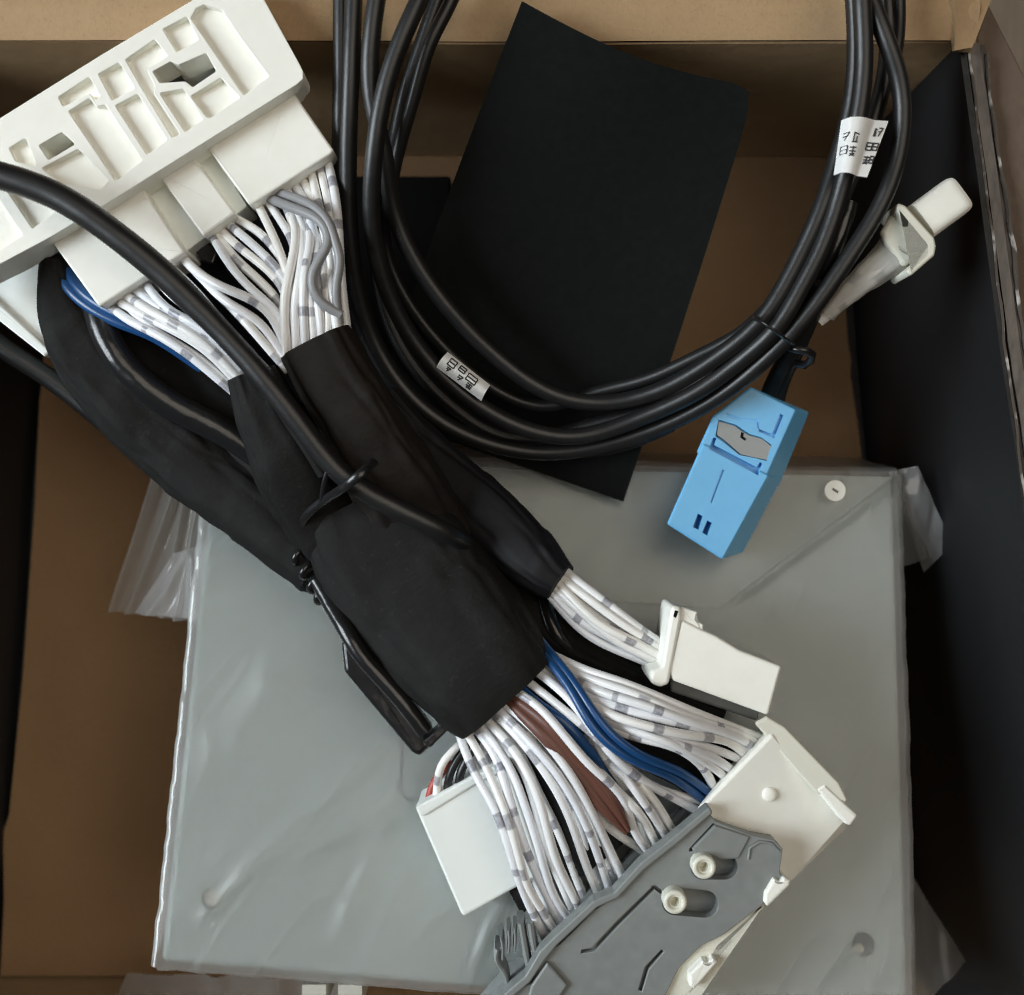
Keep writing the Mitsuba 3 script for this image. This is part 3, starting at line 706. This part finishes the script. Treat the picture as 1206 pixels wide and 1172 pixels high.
# flat black trim along the trunk's left edge
trim = thing('black_clip', 'black plastic trim strip with a folded end along the left edge of the taped trunk', 'clip')
obj('strip', prism([(402, 757), (412, 748), (424, 770), (470, 824), (502, 866), (506, 880), (494, 891), (485, 887), (433, 825), (405, 791)], .083, .014, 0.001, 0.0008), 'gloss_black', trim)
obj('ridge', tube_px([(374, 684, .080), (392, 716, .083), (409, 745, .086), (424, 770, .087), (450, 800, .087), (478, 832, .087), (500, 862, .086)], 10, n=14)[0], 'gloss_black', trim, smooth=True)
obj('folded_end', prism([(499, 872), (520, 854), (528, 860), (506, 882)], .087, .006, 0.0005, 0.0004), 'gloss_black', trim)
for x, y in ((353, 655), (362, 672), (371, 688), (379, 701)):
    ring = trimesh.creation.torus(0.0017, 0.0008, 16, 10)
    ring.apply_transform(trimesh.transformations.euler_matrix(1.2, 0.5, 0.9)); ring.apply_translation(P(x, y, .079))
    obj('tape_coil', ring, 'gloss_black', trim, smooth=True)

# wires
wid = [0]
WR = 0.00096


def wire(pts, z0, zm, z1, lay_=0.0, mat='white_wire', r=WR, parent=har, ext0=0, ext1=14, label=None, name='wire'):
    wid[0] += 1
    p = np.array(pts, float)
    if ext0:
        d = p[0] - p[1]; p = np.vstack([p[0] + d / np.linalg.norm(d) * ext0, p])
    if ext1:
        d = p[-1] - p[-2]; p = np.vstack([p, p[-1] + d / np.linalg.norm(d) * ext1])
    s = np.r_[0, np.cumsum(np.linalg.norm(np.diff(p, axis=0), axis=1))]; s /= s[-1]
    z = np.where(s < .5, z0 + (zm - z0) * np.sin(s * np.pi), z1 + (zm - z1) * np.sin(s * np.pi)) + lay_ * np.sin(np.clip(s, 0.04, .96) * np.pi) ** 0.6
    q = np.array([P(x, y, zz) for (x, y), zz in zip(p, z)])
    c = spline(q, 0.0014)
    rr = r * (0.94 + 0.12 * rng.random())
    m, uv = sweep(c, rr, rr, 12, uid=wid[0])
    return obj(name, m, mat, parent, smooth=True, uv=uv, label=label)


# fan from the trunk to the lower connector
A = dict(z0=.083, zm=.092, z1=.079, ext0=16, ext1=10)
fan = [
    ([(543, 871), (556, 904), (581, 950), (600, 1000), (613, 1041), (630, 1080), (647, 1114)], 0.000),
    ([(549, 862), (567, 893), (592, 948), (606, 990), (620, 1039), (632, 1062), (658, 1104)], 0.001),
    ([(556, 852), (581, 887), (597, 931), (612, 980), (634, 1034), (662, 1090)], 0.000),
    ([(560, 846), (597, 898), (617, 945), (634, 997), (655, 1060), (675, 1088)], 0.001),
    ([(563, 836), (611, 893), (638, 953), (652, 1003), (671, 1047), (687, 1080)], 0.0025),
    ([(563, 822), (598, 855), (638, 904), (665, 950), (690, 1018), (705, 1054)], 0.002),
    ([(566, 815), (622, 872), (657, 913), (684, 958), (705, 1010), (717, 1046)], 0.003),
    ([(571, 811), (630, 860), (679, 924), (711, 986), (736, 1038)], 0.0025),
    ([(575, 806), (638, 849), (670, 900), (695, 949), (715, 1000), (731, 1034)], 0.0012),
    ([(590, 800), (649, 905), (693, 946), (717, 974), (748, 996)], 0.000),
    ([(579, 801), (620, 822), (651, 850), (694, 900), (732, 938), (748, 980), (768, 1008)], 0.0045),
    ([(603, 788), (655, 829), (704, 870), (744, 908), (774, 928), (816, 941)], 0.0020),
    ([(617, 780), (671, 824), (720, 888), (758, 920), (786, 936), (818, 953)], 0.0030),
    ([(624, 776), (677, 830), (712, 890), (745, 940), (760, 985)], -0.001),
    ([(652, 772), (690, 789), (731, 803), (802, 832), (860, 855), (894, 868)], 0.000),
    ([(655, 780), (690, 797), (742, 815), (813, 845), (878, 867), (891, 876)], 0.0015),
    ([(655, 788), (700, 812), (753, 829), (810, 849), (882, 876), (889, 884)], 0.0025),
    ([(655, 795), (706, 824), (772, 845), (840, 864), (880, 884)], 0.0015),
    ([(660, 805), (712, 838), (758, 854), (813, 866), (860, 875), (877, 888)], 0.0032),
    ([(665, 815), (720, 848), (780, 867), (840, 882), (873, 895)], 0.0008),
    ([(690, 840), (740, 865), (786, 877), (826, 902), (840, 926)], 0.0012),
    ([(690, 840), (750, 862), (802, 881), (840, 904), (855, 916)], 0.0022),
    ([(720, 848), (780, 872), (827, 887), (852, 900), (862, 907)], 0.0010),
    ([(690, 890), (731, 935), (753, 958), (774, 998)], 0.000),
    ([(700, 880), (735, 915), (755, 940), (786, 988)], 0.001),
    ([(710, 880), (750, 920), (772, 945), (794, 982)], -0.0006),
]
for pts, l in fan:
    wire(pts, lay_=l, **A)
# deeper wires that fill the fan
for i, (pts, l) in enumerate(fan[:-1]):
    if i in (7, 8, 9, 10, 11, 13, 22) or i > 13: continue
    p, q = np.array(pts), np.array(fan[i + 1][0])
    tt = np.linspace(0, 1, 6)
    rs = lambda a: np.stack([np.interp(tt, np.linspace(0, 1, len(a)), a[:, k]) for k in (0, 1)], 1)
    mid = 0.5 * (rs(p) + rs(q)) + np.array([[rng.uniform(-5, 5), rng.uniform(-5, 5)] for _ in tt])
    wire(mid, .0775, .0800, .0745, -0.002, ext0=16, ext1=10)
wire([(597, 795), (633, 829), (666, 852), (692, 882), (712, 902), (740, 935)], lay_=0.0008, mat='blue_wire', r=.00125, label='flat blue wire beside the brown pair', **A)
wire([(635, 766), (668, 806), (699, 857), (740, 892), (792, 916), (826, 940)], lay_=0.0040, mat='blue_wire', r=.00100, label='blue wire, left one of the long pair', **A)
wire([(644, 764), (676, 804), (709, 852), (748, 886), (800, 909), (836, 934)], lay_=0.0036, mat='blue_wire', r=.00100, label='blue wire, right one of the long pair', **A)
for k, (o, l) in enumerate(((-4.5, 0.0), (4.5, 0.0005))):
    pts = [(576 + o * .1, 800 - o * .1), (612 + o * .7, 832 - o * .7), (644 + o, 860 - o), (680 + o, 902 - o), (712 + o, 942 - o), (738 + o * .4, 978 - o * .3)]
    q = np.array([[*P(x, y, .0935 + l - (0.0095 if i == 0 else 0.0035 if i == 1 else 0.0030 * max(0, (i - 2) / 3) ** 2)), pxsize(wd, .09), .0013] for i, ((x, y), wd) in enumerate(zip(pts, (3, 6.5, 8.5, 9.5, 8.5, 3)))])
    c = spline(q, .0014)
    m, uv = sweep(c[:, :3], c[:, 3], c[:, 4], 16, uid=0)
    obj('brown_wire', m, 'brown_wire', har, smooth=True, uv=uv, label='wide flat brown wire in the lower fan')

sleeve([(560, 790, .073, 60, .005), (610, 862, .0735, 52, .0045), (655, 940, .0735, 44, .004), (705, 1010, .0735, 40, .004)], 68, label='black taped underlay added to darken the gaps in the lower fan')  # added bundle: black behind the wires where the gaps are only shaded
sleeve([(640, 800, .073, 30, .004), (720, 850, .0735, 30, .004), (800, 890, .0735, 34, .004), (850, 915, .0735, 34, .004)], 69)  # second added black layer, darkens the right half of the fan
# wires of the left upper plug
B = dict(z0=.082, zm=.089, z1=.0865, ext0=12, ext1=18)
for pts, l in [
    ([(128, 359), (150, 376), (186, 395), (223, 419), (255, 445), (275, 462)], 0), ([(135, 353), (182, 378), (243, 414), (280, 451)], .0010), ([(144, 345), (182, 369), (243, 406), (285, 448)], .0018),
    ([(155, 338), (186, 361), (247, 400), (290, 446)], .001), ([(168, 330), (196, 362), (223, 378), (256, 399), (296, 441)], .002), ([(180, 322), (202, 348), (233, 372), (262, 403), (303, 440)], .001),
    ([(190, 318), (225, 358), (252, 382), (276, 405), (308, 437)], .0015), ([(198, 312), (232, 345), (270, 390), (314, 436)], .000),
    ([(140, 350), (176, 384), (235, 422), (274, 456)], -.001), ([(162, 335), (205, 378), (258, 412), (292, 444)], -.001)]:
    wire(pts, lay_=l, **B)
for pts, l in [([(209, 297), (231, 319), (264, 339), (315, 367), (337, 408)], .001), ([(220, 310), (240, 330), (268, 356), (305, 380), (334, 419)], 0), ([(260, 350), (285, 375), (303, 395), (328, 424)], 0),
               ([(248, 275), (271, 312), (299, 343), (328, 372), (344, 408)], .001), ([(257, 268), (284, 293), (322, 325), (338, 352), (350, 405)], .0), ([(267, 262), (294, 285), (322, 312), (338, 336), (356, 402)], .001),
               ([(279, 258), (305, 274), (328, 300), (342, 326), (363, 400)], .0), ([(252, 271), (277, 304), (310, 335), (335, 368), (348, 408)], -.001),
               ([(302, 238), (320, 274), (330, 298), (342, 340), (354, 402)], .001), ([(312, 232), (335, 267), (344, 285), (351, 325), (360, 400)], .0), ([(334, 219), (347, 240), (360, 280), (368, 340), (372, 398)], -.0005),
               ([(344, 213), (360, 240), (372, 290), (378, 340), (380, 398)], 0), ([(354, 207), (371, 240), (384, 285), (387, 340), (388, 396)], 0), ([(366, 199), (375, 238), (386, 285), (392, 340), (393, 396)], .001),
               ([(376, 193), (386, 236), (393, 275), (398, 330), (401, 394)], .001), ([(385, 187), (394, 226), (399, 275), (403, 340), (409, 390)], .0015), ([(327, 223), (340, 250), (352, 300), (357, 350), (362, 400)], -.0012)]:
    wire(pts, lay_=l, z0=.081, zm=.089, z1=.0885, ext0=14, ext1=18)
for pts, l in [([(345, 252), (348, 282), (341, 320), (335, 358), (337, 408)], .0012), ([(356, 256), (354, 320), (348, 358), (349, 405)], .001), ([(363, 260), (365, 284), (358, 330), (359, 402)], .002), ([(372, 266), (374, 298), (367, 332), (370, 400)], .0012),
               ([(384, 290), (382, 322), (386, 358), (386, 398)], .0008), ([(390, 300), (390, 330), (393, 358), (398, 396)], .0012), ([(366, 330), (374, 354), (379, 398)], .001)]:
    wire(pts, lay_=l, z0=.0815, zm=.0905, z1=.0895, ext0=22, ext1=14)
wire([(312, 231), (350, 247), (380, 264), (386, 285), (370, 318), (369, 340), (381, 358), (397, 368)], .082, .0935, .0915, .001, 'grey_wire', .0010, ext0=10, ext1=6, label='grey wire curling over the white ones')
wire([(321, 225), (369, 243), (388, 264), (396, 288), (400, 306), (396, 340), (399, 375)], .082, .0935, .0905, .001, 'grey_wire', .0010, ext0=10, ext1=6)
wire([(66, 296), (76, 332), (103, 360), (140, 380), (182, 397), (230, 428)], .079, .082, .079, 0, 'blue_wire', .0013, ext1=10, label='blue wire behind the left plug')
wire([(74, 298), (86, 330), (110, 354), (146, 374), (190, 394), (236, 424)], .079, .083, .080, 0, 'blue_wire', .0012, ext1=10)

# wires of the right plug
for pts, l in [([(670, 676), (684, 687), (727, 720), (758, 744), (790, 765)], .0005), ([(664, 683), (717, 723), (752, 747), (788, 770)], .0012), ([(658, 688), (704, 733), (747, 756), (786, 777)], .002), ([(654, 693), (692, 727), (730, 757), (784, 784)], .0012),
               ([(650, 698), (680, 728), (717, 750), (779, 786)], .0), ([(648, 702), (672, 730), (704, 755), (756, 778), (782, 790)], -.0010), ([(662, 686), (700, 722), (742, 750), (786, 775)], -.001), ([(655, 695), (690, 735), (735, 762), (784, 786)], -.002)]:
    wire(pts, lay_=l, z0=.077, zm=.081, z1=.078, ext0=14, ext1=16)
# wires of the lower left plug
for pts, mt, l in [([(552, 866), (534, 884), (520, 902), (514, 938)], 'white_wire', .001), ([(556, 870), (540, 892), (530, 912), (526, 936)], 'black_wire', .0), ([(560, 876), (548, 898), (542, 912), (540, 930)], 'black_wire', 0), ([(524, 905), (514, 918), (508, 930), (505, 945)], 'red_wire', -.004)]:
    wire(pts, .080, .080, .076, l, mt, ext0=8, ext1=16)

# ------------------------------------------------------------------ white bracket with three plugs, upper left
br = thing('white_bracket', 'large white plastic connector bracket with ribbed pockets at the upper left', 'connector bracket')
ZB = 0.0925
outer = [(-70, 183), (-70, 349), (2, 310), (60, 279), (132, 236), (349, 100), (357, 93), (357, 84), (352, 74), (306, -10), (290, -30), (250, -14), (120, 64), (0, 139)]
pockets = [
    [(225, 20), (231, 9), (240, 5), (261, 11), (282, 43), (317, 90), (287, 113), (224, 21)],
    [(191, 34), (220, 19), (234, 47), (208, 62)],
    [(224, 113), (260, 91), (283, 115), (248, 139), (243, 138)],
    [(187, 109), (216, 104), (239, 141), (218, 156)],
    [(115, 87), (140, 73), (159, 104), (132, 119)],
    [(135, 124), (162, 110), (197, 165), (173, 183)],
    [(147, 70), (182, 46), (198, 66), (173, 82), (183, 102), (181, 110), (212, 158), (203, 163), (168, 106)],
    [(80, 131), (105, 115), (113, 125), (124, 123), (168, 189), (136, 214)],
    [(68, 114), (105, 90), (118, 113), (112, 120), (106, 110), (74, 126)],
    [(48, 198), (92, 175), (128, 212), (118, 224), (72, 216)],
    [(10, 174), (30, 162), (38, 182), (43, 197), (18, 190)],
    [(6, 222), (26, 214), (72, 244), (38, 270)],
    [(-60, 200), (-6, 228), (27, 277), (2, 294), (-60, 328)],
]
thru = [[(179, 84), (201, 72), (210, 76), (243, 62), (255, 84), (227, 103), (218, 96), (188, 98)], [(45, 171), (73, 155), (89, 170), (57, 189)]]
top = prism(outer, ZB, .0026, 0.00035, 0.0004, pockets + thru, zmap=ZB, shrink=0.00006)
obj('frame', top, 'white_plastic', br, smooth=40)
outer_in = outer
obj('pocket_floor', prism(outer_in, ZB - .0018, .0058, 0.0002, 0.0006, thru, zmap=ZB), 'white_plastic', br)
obj('skirt', prism([(-70, 190), (-70, 344), (8, 306), (60, 276), (132, 233), (346, 99), (352, 88), (300, 0), (250, -10), (120, 68), (0, 143)], ZB - .0078, .0022, 0.0003, 0.0006, [[(-60, 205), (-60, 322), (55, 262), (128, 220), (330, 95), (285, 15), (250, 5), (120, 84)]], zmap=ZB), 'white_plastic', br)
obj('inner_block', prism([(176, 62), (206, 50), (212, 84), (196, 92), (170, 98)], ZB - .009, .008, 0.0004, 0.0004), 'insert_grey', br)
obj('inner_block', prism([(205, 66), (236, 52), (252, 74), (240, 84), (228, 90), (214, 92)], ZB - .008, .008, 0.0010, 0.0008), 'light_tinted_plastic', br)
obj('inner_block', prism([(60, 160), (84, 150), (96, 170), (70, 184)], ZB - .009, .008, 0.0008, 0.0006), 'light_tinted_plastic', br)
obj('lower_plate', prism([(150, 210), (240, 158), (291, 243), (218, 297)], .0835, .010, 0.0004, 0.0004), 'light_tinted_plastic', br)  # same white plastic as the frame, its shade put into the tone
plugs = [('largest white plug in the bracket, front left with white wires out of its end', [(58, 281), (60, 277), (163, 214), (218, 297), (117, 361), (112, 356)], .0885),
         ('small white plug in the middle of the three in the bracket', [(183, 202), (222, 177), (277, 251), (239, 278)], .0880),
         ('white plug at the right of the three in the bracket, above the grey wires', [(238, 166), (341, 102), (393, 177), (389, 182), (296, 241), (292, 240)], .0885)]
for lb, px, z in plugs:
    t = thing('white_plug', lb, 'connector', 'plugs in the white bracket')
    obj('housing', prism(px, z, .0125, 0.0005, 0.0004), 'white_plastic', t)
    p = np.array(px, float); c0 = p.mean(0)
    inner = c0 + (p - c0) * 0.93
    obj('core', prism([tuple(a) for a in inner + [3.5, 5.0]], z - .0022, .009, 0.0003, 0.0003), 'pit', t, smooth=False)
del labels['white_plug_001']['group'], labels['white_plug_002']['group'], labels['white_plug']['group']
dk = thing('black_plug', 'small black plug end below the middle plug of the bracket', 'connector')
obj('plug_body', prism([(226, 292), (238, 278), (258, 296), (251, 312), (238, 308)], .0795, .008, 0.0006, 0.0006), 'gloss_black', dk)

oth = thing('pale_connector', 'pale grey white connector block below the bracket at the left edge', 'connector')
obj('block_body', prism([(-60, 300), (30, 300), (64, 290), (70, 330), (84, 420), (62, 424), (0, 372), (-60, 330)], .0735, .016, 0.0008, 0.0006), 'light_tinted_plastic', oth)
obj('block_rib', prism([(-60, 312), (-8, 350), (60, 414), (52, 420), (-14, 368), (-60, 335)], .0752, .003, 0.0005, 0.0003), 'light_tinted_plastic', oth)

# ------------------------------------------------------------------ right plug
rp = thing('white_wire_plug', 'white plug with a stepped latch lying beside the lower fan of wires', 'connector')
ZP = .0885
obj('housing', prism([(803, 729), (826, 741), (846, 750), (870, 765), (921, 785), (905, 843), (793, 802), (788, 790)], ZP, .014, 0.0006, 0.0006), 'white_plastic', rp)
fg = obj('flange', prism([(791, 712), (803, 715), (803, 730), (788, 806), (778, 810), (768, 806), (765, 799), (767, 789), (779, 785)], ZP + .0006, .015, 0.0008, 0.0009), 'white_plastic', rp)
obj('latch', prism([(801, 714), (822, 721), (820, 730), (829, 736), (828, 745), (801, 735)], ZP - .0006, .006, 0.0004, 0.0003), 'white_plastic', rp, label='stepped latch on its edge')
obj('latch_slot', prism([(795, 719), (799, 720), (796, 728), (793, 726)], ZP + .00075, .0006, 0.0, 0.0), 'pit', fg)
obj('shade_block', prism([(800, 745), (900, 790), (893, 850), (790, 815), (790, 800)], ZP - .0125, .007, 0.0006, 0.0006), 'grey_plastic', rp)  # grey block stands in for the shaded side under the plug

# ------------------------------------------------------------------ lower connector: white shell with grey cover
lc = thing('main_connector', 'big white connector with a grey cover and two round posts at the lower edge', 'connector')
ZC = .0895
obj('shell', to_tri(loft([(x, y, -6.2e-5 * ((x - 826) * .5 + (y - 900) * .5 + 8)) for x, y in ((826, 953), (908, 868), (964, 931), (991, 965), (930, 1033), (915, 1030), (841, 967))], [(826, 960), (902, 855), (985, 940), (991, 975), (928, 1035), (840, 985)], ZC, ZC - .019, 0.0008)), 'white_plastic', lc, smooth=False, label='white shell')
obj('shell_side', to_tri(loft([(893, 852), (903, 847), (922, 858), (985, 923), (994, 941), (964, 932), (908, 868)], [(893, 852), (922, 858), (985, 923), (994, 941), (908, 868)], ZC - .0026, ZC - .018, 0.0006)), 'post_plastic', lc, smooth=False)  # beige copy of the white shell, weaker light put into its colour
obj('shell_tab', prism([(962, 930), (972, 924), (1011, 961), (1002, 973), (996, 971)], ZC - .0022, .006, 0.0006, 0.0005), 'white_plastic', lc)
nub = trimesh.creation.icosphere(2, 0.0016); nub.apply_scale([1, 1, 0.45]); nub.apply_translation(P(906, 936, ZC - .0036))
obj('nub', nub, 'white_plastic', lc, smooth=True)
cover_px = [(836, 958), (842, 967), (886, 984), (913, 990), (922, 1000), (918, 1028), (926, 1038), (900, 1064), (852, 1101), (826, 1114), (800, 1140), (784, 1172), (776, 1215), (560, 1215), (598, 1172), (626, 1158), (645, 1122), (660, 1112), (700, 1072), (726, 1056), (760, 1022)]
def capsule(x0, y0, x1, y1, r):
    a = math.atan2(y1 - y0, x1 - x0)
    return [(x1 + r * math.cos(a + t), y1 + r * math.sin(a + t)) for t in np.linspace(-math.pi / 2, math.pi / 2, 12)] + [(x0 + r * math.cos(a + t), y0 + r * math.sin(a + t)) for t in np.linspace(math.pi / 2, 1.5 * math.pi, 12)]
slot1 = capsule(829, 1021, 854, 1021, 15)
slot2 = capsule(796, 1062, 830, 1065, 16)
grv = [[(770, 1043), (773, 1046), (727, 1092), (700, 1121), (684, 1123), (685, 1119), (697, 1117), (724, 1088)], [(779, 1119), (782, 1121), (764, 1142), (756, 1168), (752, 1166), (760, 1139)],
       [(840, 970), (843, 973), (816, 1003), (812, 1003), (812, 1000)], [(767, 1044), (772, 1043), (781, 1050), (778, 1053)]]
obj('cover', prism(cover_px, ZC + .0004, .0022, 0.0004, 0.0003, [slot1, slot2], cuts=grv), 'grey_plastic', lc, label='grey cover with grooves and two slots')
obj('under_cover', prism([(x, y) for x, y in cover_px], ZC - .0014, .016, 0.0002, 0.0003, [slot1, slot2]), 'grey_plastic', lc)
obj('slot_floor', prism([(800, 1000), (885, 1000), (860, 1095), (770, 1090)], ZC - .005, .004, 0.0002, 0.0003), 'grey_plastic', lc)
obj('cover_lip', prism([(836, 950), (840, 958), (798, 994), (760, 1024), (728, 1058), (704, 1069), (657, 1113), (641, 1133), (624, 1158), (600, 1178), (592, 1172), (618, 1150), (636, 1120), (653, 1103), (699, 1061), (723, 1051), (755, 1016), (794, 985)], ZC + .0018, .004, 0.0006, 0.0005), 'grey_plastic', lc, label='raised grey lip where the wires go in')
obj('cover_boss', prism([(815, 1000), (842, 972), (884, 986), (870, 1012), (848, 1013), (838, 1008), (822, 1014)], ZC + .0010, .002, 0.0004, 0.0004), 'grey_plastic', lc)
arc = [(881 + 0, 1012)] + [(899 + 19 * math.cos(a), 1008 - 17 * math.sin(a)) for a in np.linspace(math.pi * .95, math.pi * .1, 9)]
obj('ring_ridge', tube_px([(x, y, ZC + .0005) for x, y in arc], 2.2, n=8)[0], 'grey_plastic', lc, smooth=True)
for x, y in ((829, 1021), (795, 1062)):
    p = P(x, y, ZC + .003)
    a = m3.Manifold.cylinder(0.008, 0.0025, 0.0025, 32) - m3.Manifold.cylinder(0.004, 0.0008, 0.0012, 20).translate([0, 0, 0.0055])
    pt = to_tri(a); pt.apply_translation(p - [0, 0, 0.008])
    k = obj('post', pt, 'post_plastic', lc, smooth=40)
    rim = trimesh.creation.torus(0.0019, 0.00062, 32, 12); rim.apply_translation(p)
    obj('post_rim', rim, 'post_plastic', k, smooth=True)
obj('edge_tab', prism([(912, 1034), (918, 1039), (924, 1033), (932, 1038), (930, 1044), (904, 1069), (900, 1063), (901, 1052)], ZC + .0016, .005, 0.0006, 0.0004), 'white_plastic', lc)
obj('edge_tab', prism([(812, 1147), (828, 1131), (834, 1135), (840, 1128), (846, 1134), (818, 1166), (812, 1162)], ZC + .0016, .005, 0.0006, 0.0004), 'white_plastic', lc)
obj('shell_foot', prism([(905, 1068), (866, 1104), (850, 1118), (838, 1138), (818, 1172), (806, 1215), (768, 1215), (776, 1165), (796, 1130), (826, 1106), (852, 1094), (898, 1060)], ZC - .0009, .010, 0.0012, 0.0010), 'post_plastic', lc, label='pale shell edge below the cover')  # beige tone carries the shade on this white edge
# open grey frame at the near left of the cover
fr = [([(613, 1080), (619, 1115), (626, 1148)], 4.2), ([(624, 1080), (628, 1105), (634, 1128)], 4.2), ([(586, 1110), (585, 1124), (594, 1138), (598, 1162)], 3.2), ([(588, 1174), (605, 1160), (624, 1144)], 5.0), ([(592, 1122), (592, 1104), (590, 1096)], 2.0), ([(599, 1114), (600, 1098), (599, 1088)], 2.0), ([(606, 1112), (607, 1096), (606, 1086)], 2.0)]
for pts, w in fr:
    obj('frame_bar', sweep(spline(path([(x, y, ZC - .006) for x, y in pts]), .001), pxsize(w, ZC), .004, 12, squash=4)[0], 'grey_plastic', lc, smooth=40)
obj('frame_corner', prism([(645, 1133), (669, 1161), (656, 1180), (620, 1180), (626, 1160)], ZC + .0016, .003, 0.0005, 0.0004), 'grey_plastic', lc)

# ------------------------------------------------------------------ lower left plug
lp = thing('pale_plug', 'pale cool white plug slab under the left edge of the lower fan of wires', 'connector')
ZL = .0805
obj('housing', prism([(489, 952), (560, 912), (600, 905), (640, 1030), (606, 1047), (547, 1080), (543, 1077)], ZL, .014, 0.0007, 0.0007), 'light_tinted_plastic', lp)
obj('rear_rib', prism([(489, 951), (556, 914), (600, 895), (603, 905), (562, 924), (500, 962), (494, 961)], ZL + .0008, .004, 0.0006, 0.0005), 'light_tinted_plastic', lp)
obj('black_foot', prism([(599, 1050), (624, 1036), (632, 1064), (614, 1078)], ZL - .004, .008, 0.0005, 0.0005), 'gloss_black', lp, label='black block at its end')
